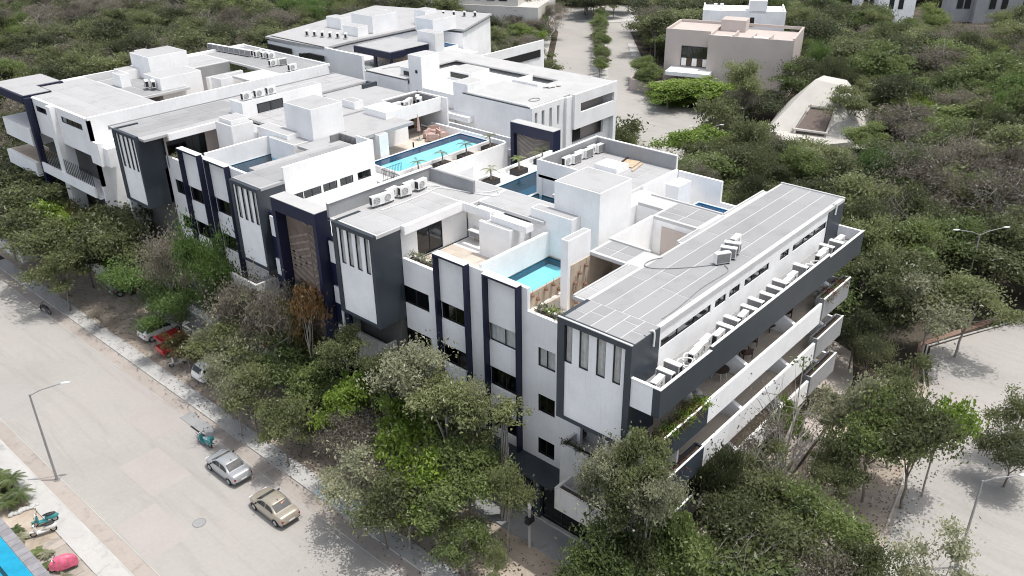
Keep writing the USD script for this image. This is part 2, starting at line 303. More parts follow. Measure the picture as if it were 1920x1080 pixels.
def sheets(parent, x0, x1, y0, y1, z, sx, sy, mat, rng, name='roof_panel', gap=0.085, h=0.010, along='x'):
    """roof sheets / floor tiles laid in courses with open joints, each a piece of its own"""
    if along == 'x':
        n = max(1, round((y1-y0)/sy)); wy = (y1-y0)/n
        for i in range(n):
            x = x0; first = True
            while x < x1-0.05:
                l = sx*(0.35+0.65*rng.random()) if first else sx*(0.8+0.4*rng.random()); first = False
                e = min(x1, x+l); e = x1 if x1-e < sx*0.3 else e
                obj(name, MB().box(x+gap/2, e-gap/2, y0+i*wy+gap/2, y0+(i+1)*wy-gap/2, z, z+h*(0.7+0.6*rng.random())), mat, parent); x = e
    else:
        n = max(1, round((x1-x0)/sx)); wx = (x1-x0)/n
        for i in range(n):
            y = y0; first = True
            while y < y1-0.05:
                l = sy*(0.35+0.65*rng.random()) if first else sy*(0.8+0.4*rng.random()); first = False
                e = min(y1, y+l); e = y1 if y1-e < sy*0.3 else e
                obj(name, MB().box(x0+i*wx+gap/2, x0+(i+1)*wx-gap/2, y+gap/2, e-gap/2, z, z+h*(0.7+0.6*rng.random())), mat, parent); y = e
def boxes(name, lst, mat, par, top=None):
    for b in lst:
        p = obj(name, MB().box(*b), mat, par)
        if top is not None: obj('top', MB().box(b[0]+.1, b[1]-.1, b[2]+.1, b[3]-.1, b[5], b[5]+.02), top, p)
def coping(mb, x0, x1, y0, y1, z, w=0.16, h=0.1):
    """low upstand round a rectangle"""
    mb.box(x0, x1, y0, y0+w, z, z+h); mb.box(x0, x1, y1-w, y1, z, z+h); mb.box(x0, x0+w, y0+w, y1-w, z, z+h); mb.box(x1-w, x1, y0+w, y1-w, z, z+h)
    return mb
def pool(name, label, x0, x1, y0, y1, zw, depth, rim=0.15, mat=None, rimm=None, rimh=0.08, floor_to=None):
    t = thing(name, label, 'pool')
    m = MB(); zb = zw-depth
    m.box(x0, x1, y0, y1, zb-.1, zb); m.box(x0-.02, x0+.03, y0, y1, zb, zw+.05); m.box(x1-.03, x1+.02, y0, y1, zb, zw+.05); m.box(x0+.03, x1-.03, y0-.02, y0+.03, zb, zw+.05); m.box(x0+.03, x1-.03, y1-.03, y1+.02, zb, zw+.05)
    obj('basin', m, mat or pooltile, t)
    r = MB(); z0 = floor_to if floor_to is not None else zb-.1
    r.box(x0-rim, x1+rim, y0-rim, y0-.02, z0, zw+rimh); r.box(x0-rim, x1+rim, y1+.02, y1+rim, z0, zw+rimh); r.box(x0-rim, x0-.02, y0-.02, y1+.02, z0, zw+rimh); r.box(x1+.02, x1+rim, y0-.02, y1+.02, z0, zw+rimh)
    obj('rim', r, rimm or white, t)
    n = 24; gx, gy = np.meshgrid(np.linspace(x0+.031, x1-.031, n), np.linspace(y0+.031, y1-.031, n), indexing='ij')
    v = np.c_[gx.ravel(), gy.ravel(), np.full(n*n, zw)]
    f = np.array([[i*n+j, (i+1)*n+j, (i+1)*n+j+1, i*n+j+1] for i in range(n-1) for j in range(n-1)])
    obj('water', (v, f), water, t)
    return t

# ================================================================ the ground, the street, the paths
R_ = random.Random(7)
def circ(cx, cy, r, n=28, a0=0, a1=2*math.pi): return [(cx+r*math.cos(a0+(a1-a0)*i/n), cy+r*math.sin(a0+(a1-a0)*i/n)) for i in range(n)]
struct('ground', MB().box(-400, 1400, -500, 1400, -3, 0.0), g_forest)
struct('road', MB().sheet([(15.0, -20), (25.2, -20), (25.2, 116), (15.0, 116)], 0.012), g_road)
struct('gutter', MB().sheet([(13.9, -20), (15.0, -20), (15.0, 116), (13.9, 116)], 0.014), g_strip)
struct('gutter', MB().sheet([(25.2, -20), (26.35, -20), (26.35, 116), (25.2, 116)], 0.014), g_strip)
jm = MB()
for x in (15.0, 25.2): jm.box(x-.03, x+.03, -20, 116, 0.0, 0.035)
struct('kerb_joint', jm, kerb_m)
struct('sidewalk', MB().box(12.3, 13.75, -20, 116, -.1, 0.12), g_walk)
struct('kerb', MB().box(13.75, 13.9, -20, 116, -.1, 0.125), kerb_m)
struct('sidewalk', MB().box(26.5, 27.75, -20, 103, -.1, 0.12), g_walk)
struct('kerb', MB().box(26.35, 26.5, -20, 103, -.1, 0.125), kerb_m)
struct('sandy_ground', MB().sheet([(27.75, 21), (32.8, 21), (32.8, 116), (27.75, 116)], 0.02), g_sand)
struct('building_sidewalk', MB().box(32.8, 34.95, 16, 83, -.1, 0.15), g_dark)
struct('building_step', MB().box(34.95, 35.5, 20.6, 83, -.1, 0.32), kerb_m)
struct('forecourt', MB().sheet([(4, 38), (12.3, 38), (12.3, 60.5), (4, 60.5)], 0.02), g_sand)
pv = struct('paving', MB().sheet([(8.5, 40), (12.28, 40), (12.28, 53.2), (8.5, 53.2)], 0.03), g_strip)
for i in range(6):
    for j in range(2):
        x = 9.0+j*1.65+(0.5 if i % 2 else 0); y = 46.4+i*1.12
        obj('paver', MB().box(x, x+1.35, y, y+.62, 0.0, 0.065), g_pave, pv)
# south side: paved garden path, kerbs, the road beyond
struct('garden_path', MB().sheet([(35.5, 17.6), (52, 18.2), (60, 18.8), (66, 19.6), (70.5, 21.5), (72, 25), (63, 25), (63, 20.4), (35.5, 20.2)], 0.03), g_path)
road2 = [(28, -30), (120, -40), (150, -30), (120, 0), (95, 6), (87, 11.3), (80, 14.6), (76, 16.4), (72.6, 15.6), (69, 14.2), (62, 12.6), (55, 11.2), (48, 10.2), (40, 9.5), (28, 9)]
struct('road', MB().sheet(road2, 0.016), g_road)
kl = [(87.2, 11.4), (80.2, 14.8), (76.1, 16.7), (72.4, 15.9), (68.8, 14.5), (61.9, 12.9), (54.9, 11.5), (47.9, 10.5)]
struct('kerb', MB().tube([(x, y, 0.02) for x, y in kl], 0.085, 6), kerb_m)
struct('red_bed', MB().sheet([(88, 11.9), (80.5, 15.1), (76.2, 16.9), (72.3, 16.1), (69, 15.2), (70, 16.0), (76, 17.5), (88, 12.7)], 0.034), g_red)
struct('garden_bed', MB().sheet([(30, 8.6), (40, 9.2), (48, 9.9), (55, 10.9), (62, 12.3), (69, 13.9), (70, 16.6), (66, 19.3), (60, 18.6), (52, 18.0), (35.5, 17.4), (30, 16)], 0.010), g_sand)
# far road with its roundabout
rd = [(100, 58), (111, 64), (122, 68.5), (131.5, 68.8), (150, 66), (151, 71), (137, 72.8), (131, 75.2), (130, 80.5), (137, 86.2), (143.3, 91.2), (168, 111.5), (180, 121.5), (190, 118), (206, 118), (214, 130), (210, 146), (196, 155), (182, 152), (175, 142), (169.3, 135.4), (142, 115.2), (135, 109), (118, 93), (104, 78)]
struct('road', MB().sheet(rd, 0.018), g_road)
struct('median', MB().prism([(137.2, 98.9), (138.8, 98.2), (183, 131.2), (181.2, 133.4), (136.2, 100.8)], -.1, 0.14), kerb_m)
struct('traffic_island', MB().prism(circ(193, 139, 9.5), -.1, 0.15), kerb_m)
struct('sidewalk', MB().prism([(131.5, 81.6), (144.5, 92.6), (169, 113), (168, 114), (143.3, 93.8), (130, 82.8)], -.1, 0.13), g_walk)
struct('sidewalk', MB().prism([(134, 110), (141, 116.2), (168.5, 136.6), (167.2, 138.2), (139.5, 117.8), (132.6, 111.6)], -.1, 0.13), g_walk)

# slab joints, repair patches and tyre-worn bands on the street
for i, y in enumerate(np.arange(24, 116, 11.8)): struct('road_joint', MB().sheet([(15.05, y-.012), (25.15, y+.03), (25.15, y+.055), (15.05, y+.012)], 0.0165), g_strip)
for x in (20.1,): struct('road_joint', MB().sheet([(x-.012, -10), (x+.012, -10), (x+.012, 115), (x-.012, 115)], 0.0175), g_strip)
g_patch = groundmat('road_patch', [(0.315, 0.305, 0.285), (0.335, 0.323, 0.304), (0.345, 0.325, 0.31)], 0.3, 4.0, [(0.2, (0.93, 0.93, 0.93)), (0.4, (1, 1, 1))])
g_patch2 = groundmat('road_patch_pink', [(0.34, 0.315, 0.298), (0.36, 0.333, 0.317), (0.37, 0.345, 0.328)], 0.3, 4.0, [(0.2, (0.93, 0.93, 0.93)), (0.4, (1, 1, 1))])
for i, (x0, x1, y0, y1) in enumerate(((15.2, 18.3, 46.2, 51.2), (18.5, 21.7, 34.4, 39.6), (21.9, 25.1, 58.0, 63.1), (15.2, 18.3, 70, 75), (18.5, 21.7, 52, 57.2))): struct('road_patch', MB().sheet([(x0, y0), (x1, y0+.1), (x1, y1), (x0, y1-.1)], 0.0145), g_patch if i % 2 else g_patch2)

# ================================================================ near apartment block, street corner to entrance
rr = random.Random(3)
A = thing('apartment_building', 'nearest white apartment block with long balconies and grey corner boxes beside the street', 'building')
X0 = 36.9; KX = 36.9/34.86
def kz(z): return 42-(42-z)*KX
def kh(h): return (h[0]*KX, h[1]*KX, kz(h[2]), kz(h[3]))
core = MB()
core.box(39.6, 62.8, 23.9, 43.4, 0, 13.4); core.box(38.0, 62.8, 23.9, 27.2, 0, 13.4); core.box(38.0, 49.9, 43.4, 49.3, 0, 14.2); core.box(36.4, 38.0, 44.0, 49.3, 0, 14.2); core.box(50.0, 61.0, 43.4, 49.5, 0, 13.85)
obj('core_wall', core, inter, A)
w = MB()
H3 = [(27.8, 29.17)]
holesS = [(27.8, 29.17, 12.83, 14.2), (27.8, 29.17, 9.42, 10.73), (27.8, 29.17, 6.0, 7.3), (38.98, 41.6, 13.05, 14.42), (38.98, 41.6, 9.75, 10.98), (38.98, 41.6, 6.3, 7.55)]
def band(y0, y1): return [(y0, y1, a, b) for a, b in ((13.15, 14.42), (9.7, 11.1), (6.3, 7.65))]
holesF = band(30.62, 33.28)+band(35.07, 37.72)
holesS = [kh(h) for h in holesS]; holesF = [kh(h) for h in holesF]
wall(w, 'x', X0, X0+.28, 27.27, 31.8, 2.6, kz(16.4), holesS)
wall(w, 'x', X0, X0+.28, 31.8, 40.06, 2.6, kz(17.95), holesF)
wall(w, 'x', X0, X0+.28, 40.06, 43.85, 2.6, kz(16.5), holesS)
obj('wall', w, white, A)
for (a, b, c, d) in holesS: window(A, 'x', X0, 1, a, b, c, d, 1, curtain=(c > 10.5 and a < 32), gl=glass if c > 10.5 and a < 32 else glassd)
for i, (a, b, c, d) in enumerate(holesF): window(A, 'x', X0, 1, a, b, c, d, 1, curtain=(i == 0), gl=glass if i == 0 else glassd)
fl = MB()
for z in (3.4, 6.9, 10.5): fl.box(X0+.28, 39.6, 27.3, 43.85, z-.2, z)
obj('floor_slab', fl, inter, A)
# navy frames round recessed white spandrels
def navy_frame(par, y0, y1, zt, zb=4.75, xf=36.38, xw=X0):
    y0, y1, zt, zb = y0*KX, y1*KX, kz(zt), kz(zb); m = MB(); t = .14
    m.box(xf, xw, y0, y0+t, zb, zt); m.box(xf, xw, y1-t, y1, zb, zt); m.box(xf, xw, y0+t, y1-t, zt-.16, zt); m.box(xf, xw, y0+t, y1-t, zb, zb+.14)
    obj('window_frame', m, navy, par)
    c = MB(); c.box(xf-.012, xw+.1, y0-.012, y1+.012, zt, zt+.035); obj('frame_cap', c, white, par)
    for a, b in ((kz(14.5), zt-.16), (kz(11.18), kz(13.07)), (kz(7.73), kz(9.62)), (kz(5.0), kz(6.22))):
        obj('spandrel_panel', MB().box(xw-.07, xw-.004, y0+t+.01, y1-t-.01, a, b), white, par)
navy_frame(A, 30.5, 33.4, 18.06); navy_frame(A, 34.95, 37.85, 18.12)
# the slate corner boxes
def slate_box(par, y0, y1, zt, zb, wins, side_x, st=None, xf=34.3, frm=(.52, .42, .34), pane_bot=14.35, blend=.07):
    m = MB(); l, r, t = frm
    m.box(xf, xf+.35, y1-l, y1, zb, zt); m.box(xf, xf+.35, y0, y0+r, zb, zt); m.box(xf, xf+.35, y0+r, y1-l, zt-t, zt); m.box(xf, xf+.35, y0+r, y1-l, zb, zb+.22)
    st = st or zt-.06; m.box(xf+.35, side_x, y0, y0+.25, zb, st); m.box(xf+.35, side_x, y1-.25, y1, zb, zt); m.box(xf+.35, side_x, y0+.25, y1-.25, zb, zb+.22)
    obj('slate_surround', m, slate, par)
    wm = MB(); hl = [(a, b, pane_bot, zt-t-.02) for a, b in wins]
    wall(wm, 'x', xf+.1, xf+.3, y0+r, y1-l, zb+.22, zt-t, hl); obj('infill_wall', wm, white, par)
    for a, b in wins:
        window(par, 'x', xf+.08, 1, a, b, pane_bot, zt-t-.02, 0, gl=glass, curtain=True, fr=.045)
    obj('back_wall', MB().box(xf+1.6, xf+1.7, y0+.25, y1-.25, zb+.22, zt-t), inter, par)
RZ_ = 17.0
slate_box(A, 22.0, 27.25, 17.28, 10.2, [(22.72, 23.28), (23.79, 24.44), (25.0, 25.68), (26.2, 26.75)], 37.15, RZ_+.24)
slate_box(A, 43.85, 48.45, 17.55, 10.1, [(44.45, 44.95), (45.4, 45.95), (46.35, 46.9), (47.25, 47.75)], 36.9, 17.23, frm=(.45, .36, .32))
# roofs of the south wing
RZ = 17.0
rf = MB()
rf.box(34.66, 37.15, 22.26, 26.99, RZ, RZ+.24); rf.box(37.15, 63.05, 22.0, 27.25, RZ, RZ+.24); rf.box(36.95, 45.15, 27.25, 28.2, RZ, RZ+.24); rf.box(47.85, 60.55, 27.25, 27.6, RZ, RZ+.24)
rf.box(42.75, 45.6, 28.2, 31.3, RZ, RZ+.24); rf.box(50.75, 54.25, 27.6, 31.5, RZ, RZ+.24); rf.box(52.3, 54.25, 31.5, 33.8, RZ, RZ+.24)
roof = obj('roof', rf, roofbase, A)
sheets(roof, 37.2, 62.9, 22.3, 27.1, RZ+.245, 8.0, 1.2, roofp, rr)
sheets(roof, 34.45, 37.2, 22.02, 27.22, RZ+.245, 2.2, 1.0, roofp, rr)
sheets(roof, 43.0, 45.3, 28.4, 31.1, RZ+.245, 1.2, 1.4, roofp, rr); sheets(roof, 51.0, 54.0, 27.8, 31.3, RZ+.245, 1.1, 1.8, roofp, rr, along='y')
sheets(roof, 37.1, 42.9, 27.3, 28.05, RZ+.245, 2.4, .8, roofl, rr); sheets(roof, 48, 54, 27.2, 27.5, RZ+.245, 3, .4, roofl, rr)
up = MB(); up.box(37.0, 42.7, 28.06, 28.2, RZ+.24, RZ+.33); up.box(62.9, 63.05, 22.0, 27.25, RZ+.24, RZ+.34); up.box(34.3, 34.44, 22.0, 27.25, RZ+.285, RZ+.33); up.box(54.25, 60.5, 27.46, 27.6, RZ+.24, RZ+.33)
obj('roof_edge', up, roofbase, A)
boxes('roof_edge', [(45.15, 45.3, 28.2, 31.3, RZ+.241, RZ+.36), (47.85, 50.75, 27.46, 27.6, RZ+.24, RZ+.33), (54.1, 54.25, 27.6, 33.8, RZ+.241, RZ+.36)], roofbase, A)
# clerestory wall above the ledge
cw = MB(); clw = [(37.4, 43.1), (43.62, 45.0), (45.42, 46.82), (47.44, 50.9), (52.55, 53.92), (54.52, 60.15)]
wall(cw, 'y', 22.06, 22.26, 37.15, 60.25, 13.3, RZ, [(a, b, 15.72, 16.28) for a, b in clw]); obj('clerestory_wall', cw, white, A)
for a, b in clw: window(A, 'y', 22.06, 1, a, b, 15.72, 16.28, 2 if b-a > 2 else 1, gl=glassd, fr=.045)
obj('room_back', MB().box(37.2, 60.2, 23.6, 23.7, 13.4, RZ), inter, A)
sp = MB(); sp.box(60.25, 63.0, 22.0, 22.3, 10.2, RZ); sp.box(62.7, 63.0, 22.3, 27.2, 10.2, RZ); obj('slate_end', sp, slate, A)
w2 = MB(); w2.box(37.15, 60.5, 27.0, 27.2, 14.2, RZ); obj('rear_wall', w2, white, A)
# the ledge with its slate parapet
lg = MB(); lg.box(37.15, 62.7, 20.25, 22.06, 13.35, 14.2); lg.box(34.66, 37.15, 20.25, 22.0, 13.35, 14.2); obj('ledge_slab', lg, grey_conc, A)
pr = MB(); pr.box(34.66, 39.95, 20.05, 20.25, 13.3, 15.16); pr.box(39.95, 56.55, 20.05, 20.25, 13.3, 15.4); pr.box(56.55, 62.8, 20.05, 20.25, 13.3, 15.16); pr.box(34.4, 34.66, 20.05, 20.55, 13.3, 15.16)
obj('ledge_parapet', pr, slate, A)
boxes('ledge_end', [(34.4, 34.66, 20.55, 21.99, 13.3, 15.16), (62.6, 62.8, 20.25, 21.99, 14.2, 15.16)], white, A)
ca = MB(); ca.box(34.38, 39.93, 20.03, 20.2, 15.16, 15.21); ca.box(39.93, 56.57, 20.03, 20.2, 15.4, 15.45); ca.box(56.57, 62.8, 20.03, 20.2, 15.16, 15.21); ca.box(34.38, 34.6, 20.2, 22.0, 15.16, 15.21)
obj('parapet_cap', ca, white, A)
# three storeys of balconies on the south face
for k, zt in enumerate((11.4, 7.98, 4.56)):
    zf = zt-.95
    s = MB(); s.box(34.9, 62.0, 20.25, 24.0, zf-.35, zf); obj('balcony_slab', s, white, A)
    sheets(A, 35.2, 61.8, 20.5, 23.9, zf+.002, 1.5, 1.15, terrfl, rr, name='floor_tile', gap=.02, h=.012) if k < 2 else obj('balcony_floor', MB().box(35, 61.8, 20.3, 23.9, zf, zf+.015), travert, A)
    p = MB(); p.box(40.2, 56.6, 20.05, 20.25, zt-1.7, zt); obj('balcony_parapet', p, white, A)
    boxes('balcony_end_wall', [(34.4, 34.6, 20.25, 21.99, zt-1.7, zt), (61.7, 61.9, 20.25, 24.0, zt-1.3, zt-.2)], white, A)
    for x0, x1, mt, dz in ((34.4, 40.2, slate, .04), (56.8, 61.6, grey_conc, .25)):
        q = MB(); z1 = zt+dz
        q.box(x0, x1, 20.0, 20.13, z1-1.75, z1); q.box(x0+.13, x1, 20.55, 20.67, z1-.75, z1-.03); q.box(x0, x0+.13, 20.13, 20.67, z1-1.75, z1); q.box(x1-.13, x1, 20.13, 20.55, z1-1.75, z1); q.box(x0+.13, x1-.13, 20.13, 20.55, z1-.8, z1-.75)
        obj('planter_wall', q, mt, A); obj('planter_cap', MB().box(x0-.01, x1+.01, 19.98, 20.1, z1, z1+.04), white, A)
        obj('planter_soil', MB().box(x0+.13, x1-.13, 20.13, 20.55, z1-.75, z1-.12), soil, A)
    # sloping party walls
    for xx_ in (45.45, 52.45, 59.4):
        m = MB(); v = []
        for x in (xx_-.16, xx_+.16): v += [(x, 23.95, zf), (x, 20.25, zf), (x, 20.25, zt+.02), (x, 23.3, zt+1.25), (x, 23.95, zt+1.25)]
        m.add(v, [[0, 1, 2], [0, 2, 3], [0, 3, 4], [5, 7, 6], [5, 8, 7], [5, 9, 8], [1, 6, 7], [1, 7, 2], [2, 7, 8], [2, 8, 3], [3, 8, 9], [3, 9, 4], [0, 5, 6], [0, 6, 1]])
        obj('party_wall', m, white, A)
    # glazed doors and wall behind
    ds = [(35.6, 37.9), (39.6, 42.4), (46.4, 49.4), (53.2, 56.2), (60.0, 61.6)]
    m = MB(); wall(m, 'y', 23.7, 23.9, 34.9, 62.0, zf, zt+1.9 if k else 13.35, [(a, b, zf+.02, zf+2.25) for a, b in ds]); obj('balcony_wall', m, white, A)
    for a, b in ds: window(A, 'y', 23.7, 1, a, b, zf+.04, zf+2.25, 1, gl=glassd, name='sliding_door')
# corner loggias towards the street
lo = MB()
lo.box(35.4, 35.6, 20.3, 27.75, 3.3, 7.2); lo.box(35.6, 37.9, 20.5, 27.55, 6.0, 6.3); lo.box(37.7, 37.9, 20.5, 27.55, 6.3, 10.2); lo.box(35.6, 36.9, 27.55, 27.75, 3.3, 7.2)
obj('loggia_wall', lo, parapetw, A)
obj('loggia_planter', MB().box(35.62, 35.9, 20.6, 27.5, 6.3, 7.12), soil, A)
lb = MB(); lb.box(33.72, 33.9, 20.5, 26.82, 3.35, 5.1); lb.box(33.9, 35.4, 26.62, 26.82, 3.35, 5.1); lb.box(33.9, 35.4, 20.5, 26.62, 3.35, 3.6); lb.box(33.9, 35.4, 20.5, 20.7, 3.6, 5.1)
obj('street_balcony', lb, parapetw, A); obj('balcony_planter', MB().box(33.92, 34.25, 20.7, 26.6, 4.6, 5.02), soil, A); obj('balcony_planter_wall', MB().box(34.25, 34.36, 20.7, 26.6, 3.6, 5.06), grey_conc, A)
gf = MB(); gf.box(34.9, 36.9, 28.0, 43.85, 3.3, 3.45); gf.box(36.88, 36.9, 27.75, 43.85, 0, 2.7); gf.box(36.3, 36.55, 20.5, 48.5, 0.0, 3.28); gf.box(34.95, 35.3, 29.1, 29.7, 0.3, 3.29); gf.box(34.95, 35.2, 34.0, 34.6, 0.3, 3.29)
obj('ground_floor_wall', gf, slate, A)
window(A, 'x', 35.12, 1, 22.2, 29.05, 0.34, 3.3, 3, name='shop_window'); window(A, 'x', 35.12, 1, 29.75, 33.9, 0.34, 3.3, 1, name='shop_window')
# street balcony under the second box
sb = MB(); sb.box(35.35, 35.53, 44.7, 49.9, 5.3, 7.9); sb.box(35.53, X0, 44.7, 44.88, 5.3, 7.9); sb.box(35.53, 36.4, 44.88, 49.9, 5.3, 5.6); sb.box(35.53, 35.9, 44.9, 49.9, 7.3, 7.5)
obj('street_balcony', sb, parapetw, A); obj('balcony_planter', MB().box(35.54, 35.88, 44.9, 49.8, 7.5, 7.75), soil, A)

# terraces at roof level (floor 14.3)
tf = MB(); tf.box(37.2, 50.7, 34.0, 43.9, 14.2, 14.29); tf.box(42.7, 50.7, 27.2, 34.0, 14.2, 14.29); tf.box(37.2, 42.7, 27.25, 34.0, 13.5, 13.69); tf.box(52.4, 60.5, 27.6, 35.4, 14.2, 14.29); obj('terrace_slab', tf, white, A)
for x0, x1, y0, y1, zt_ in ((38.0, 42.7, 27.4, 33.1, 13.692), (38.0, 42.1, 36.5, 43.9, 14.292)): sheets(A, x0, x1, y0, y1, zt_, 1.2, 1.15, terrfl, rr, name='floor_tile', gap=.02, h=.01)
for y0, y1 in ((27.35, 31.7), (40.2, 43.7)):
    pz_ = kz(16.35) if y0 < 30 else kz(16.45)
    m = MB(); m.box(X0+.28, X0+.85, y0, y1, 13.69, pz_-.14); m.box(X0+.85, X0+.97, y0, y1, 13.69, pz_+.02); obj('planter_wall', m, white, A); obj('planter_soil', MB().box(X0+.3, X0+.84, y0+.02, y1-.02, pz_-.14, pz_-.08), soil, A)
pw = MB(); pw.box(37.18, 44.4, 36.05, 36.33, 13.69, 16.78); obj('pool_wall', pw, white, A)
boxes('chimney_wall', [(40.3, 42.75, 31.2, 31.8, 13.69, 18.85), (44.4, 45.38, 34.1, 37.9, 13.69, 18.2)], white, A, roofl)
ts = MB(); ts.box(40.62, 42.7, 31.14, 31.2, 13.69, 17.0); obj('stone_facing', ts, travert, A)
nk = MB(); nk.box(45.4, 45.6, 28.0, 31.3, 14.29, RZ); nk.box(42.75, 45.4, 31.2, 31.4, 14.29, RZ); obj('niche_wall', nk, travert, A)
boxes('stair_tower', [(45.4, 49.3, 32.45, 36.5, 14.29, 20.3)], white, A, roofl)
boxes('patio_wall', [(45.4, 50.75, 31.35, 31.55, 14.29, 17.25), (50.75, 50.95, 27.6, 31.5, 14.29, RZ), (52.3, 52.5, 31.5, 33.9, 14.29, RZ), (49.3, 55.2, 33.9, 35.4, 14.29, 17.0)], white, A)
sk = MB(); sk.box(46.1, 47.7, 27.2, 28.3, 14.3, 16.1); obj('skylight_box', sk, white, A)
obj('patio_panel', MB().box(50.69, 50.745, 27.9, 30.6, 14.3, 16.6), pinkst, A)
boxes('light_well_block', [(42.2, 45.1, 38.0, 40.6, 14.29, 17.0), (42.2, 42.5, 40.6, 41.1, 14.29, RZ)], white, A, roofl)
t4 = MB(); t4.box(43.9, 44.1, 40.6, 43.9, 14.29, RZ); obj('niche_back', t4, white, A)
obj('light_well_top', MB().box(42.6, 43.4, 36.8, 40.2, 17.0, 17.5), white, A)
# north wing: roof, glazed doors, grey parapet
RN = 17.25
rn = MB(); rn.box(34.66, 37.0, 43.87, 49.3, RN, RN+.24); rn.box(37.0, 47.4, 43.9, 49.3, RN, RN+.24); rn.box(43.2, 47.4, 42.9, 43.9, RN, RN+.24); rn.box(44.1, 47.4, 36.5, 42.9, RN, RN+.24); nr = obj('roof', rn, roofbase, A)
sheets(nr, 34.9, 43.1, 44.0, 49.0, RN+.245, 1.3, 5, roofl, rr, along='y'); sheets(nr, 43.3, 47.3, 43.1, 47.9, RN+.245, 1.3, 4, roofl, rr, along='y'); sheets(nr, 44.2, 47.3, 36.6, 42.8, RN+.245, 1.5, 3, roofl, rr, along='y')
fa = MB(); fa.box(37.0, 43.25, 43.5, 43.9, RN-.35, RN+.3); fa.box(43.0, 43.25, 40.7, 43.5, RN-.35, RN+.3); obj('fascia', fa, white, A)
nw = MB(); wall(nw, 'y', 44.05, 44.25, 36.75, 43.9, 14.29, RN, [(38.65, 41.25, 14.32, 16.55)]); obj('north_room_wall', nw, white, A)
window(A, 'y', 44.05, 1, 38.65, 41.25, 14.32, 16.55, 1, name='sliding_door'); obj('room_back', MB().box(36.8, 44, 46.0, 46.1, 14.29, RN), inter, A)
sw = MB(); sw.box(34.9, 49.9, 49.05, 49.3, 4.9, 17.3); sw.box(45.1, 47.4, 48.0, 49.05, 14.3, RN); obj('side_wall', sw, white, A)
gp = MB(); gp.box(34.66, 45.1, 49.05, 49.3, 17.3, 18.6); gp.box(44.9, 45.12, 44.2, 49.05, RN+.24, 18.55); obj('grey_parapet', gp, grey_conc, A)
obj('parapet_cap', MB().box(34.62, 45.14, 49.0, 49.34, 18.6, 18.66), white, A)
# rear roof with its parapets, behind the stair tower
rb = MB(); rb.box(52.2, 60.5, 36.5, 43.7, RZ, RZ+.24); rb.box(49.3, 52.2, 36.5, 39.9, RZ, RZ+.24); rb.box(49.3, 60.5, 35.4, 36.5, RZ, RZ+.24); rb.box(49.3, 52.3, 36.5, 39.7, RZ-.2, RZ+.2) if False else None; rb2 = obj('roof', rb, roofbase, A)
sheets(rb2, 52.6, 60.2, 35.6, 43.5, RZ+.245, 2.2, 1.3, roofl, rr)
wr = MB(); wr.box(52.3, 60.3, 43.7, 43.9, 13.9, 18.5); wr.box(60.3, 60.5, 35.4, 43.9, 13.9, 18.5); wr.box(52.2, 52.4, 39.7, 43.9, 13.9, 18.5); wr.box(55.2, 60.3, 35.2, 35.4, 14.29, 17.35); wr.box(47.4, 52.2, 40.4, 40.6, 14.2, 15.6); obj('rear_wall', wr, white, A)
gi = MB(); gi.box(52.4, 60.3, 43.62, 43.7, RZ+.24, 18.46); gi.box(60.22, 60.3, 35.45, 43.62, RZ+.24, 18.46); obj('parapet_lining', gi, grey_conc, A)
obj('hatch', MB().box(56.2, 58.0, 38.6, 40.9, RZ+.24, RZ+.7), white, A)
boxes('terrace_wall', [(60.35, 60.6, 31.1, 35.2, 12.5, 17.2), (56.85, 58.8, 33.0, 34.2, 14.29, 17.3), (60.35, 60.6, 27.6, 31.1, 12.5, 15.4)], white, A)
pool('plunge_pool', 'small dark blue plunge pool behind the white wall at the far end of the roof', 56.4, 59.6, 29.6, 32.6, 15.2, .7, floor_to=14.3, mat=pooldark)
# pool on the first terrace, pool behind the stair tower
pool('terrace_pool', 'blue plunge pool on the roof terrace between the navy frames and the stone column', 37.35, 44.25, 33.4, 36.02, 14.8, 1.05, floor_to=13.7, rimm=travert)
pool('terrace_pool', 'turquoise pool beside the palm planters in front of the rear roof', 49.9, 56.6, 43.95, 47.3, 15.5, 1.2, floor_to=13.9)
pool('terrace_pool', 'turquoise arm of the pool running behind the stair tower', 48.6, 52.1, 40.8, 43.7, 15.48, 1.1, floor_to=13.9)
dk = MB(); dk.box(50.0, 61.2, 47.5, 49.5, 13.9, 15.35); dk.box(50.0, 61.2, 49.5, 49.75, 13.0, 15.75); dk.box(49.8, 50.0, 47.3, 49.75, 13.9, 15.85); dk.box(47.4, 49.8, 43.3, 47.3, 14.0, 14.6); dk.box(56.8, 61.2, 43.9, 47.5, 13.9, 15.4); obj('pool_deck', dk, white, A)
obj('vent_louvre', MB().box(49.76, 49.795, 47.7, 48.7, 14.6, 15.6), acg, A)
pp = MB(); pp.box(52.0, 52.2, 43.2, 43.42, 13.9, 17); obj('post', pp, white, A)

# ================================================================ entrance portals
def portal(label, xf, xb, y0, y1, zt, inw=1, zb=0):
    t = thing('entrance_portal', label, 'portal')
    m = MB(); m.box(xf, xb, y0, y0+.4, zb, zt); m.box(xf, xb, y1-.42, y1, zb, zt); m.box(xf, xb, y0+.4, y1-.42, zt-1.05, zt)
    obj('surround', m, navy, t); obj('cap', MB().box(min(xf, xb)-.02, max(xf, xb)+.02, y0-.02, y1+.02, zt, zt+.05), white2, t)
    return t
P1 = portal('tall navy entrance portal with a carved stone screen facing the street', 34.0, 35.35, 50.0, 55.6, 17.72)
xp = 34.9
obj('stone_screen', MB().box(xp, xp+.2, 50.4, 55.18, 4.5, 16.67), stucco('brown_stone', (0.21, 0.165, 0.135), dark=0.7, scale=1.5, stain=.8), P1)
carve = stucco('brown_stone_relief', (0.30, 0.245, 0.205), dark=0.7, scale=1.5, stain=.8)
rc = random.Random(5)
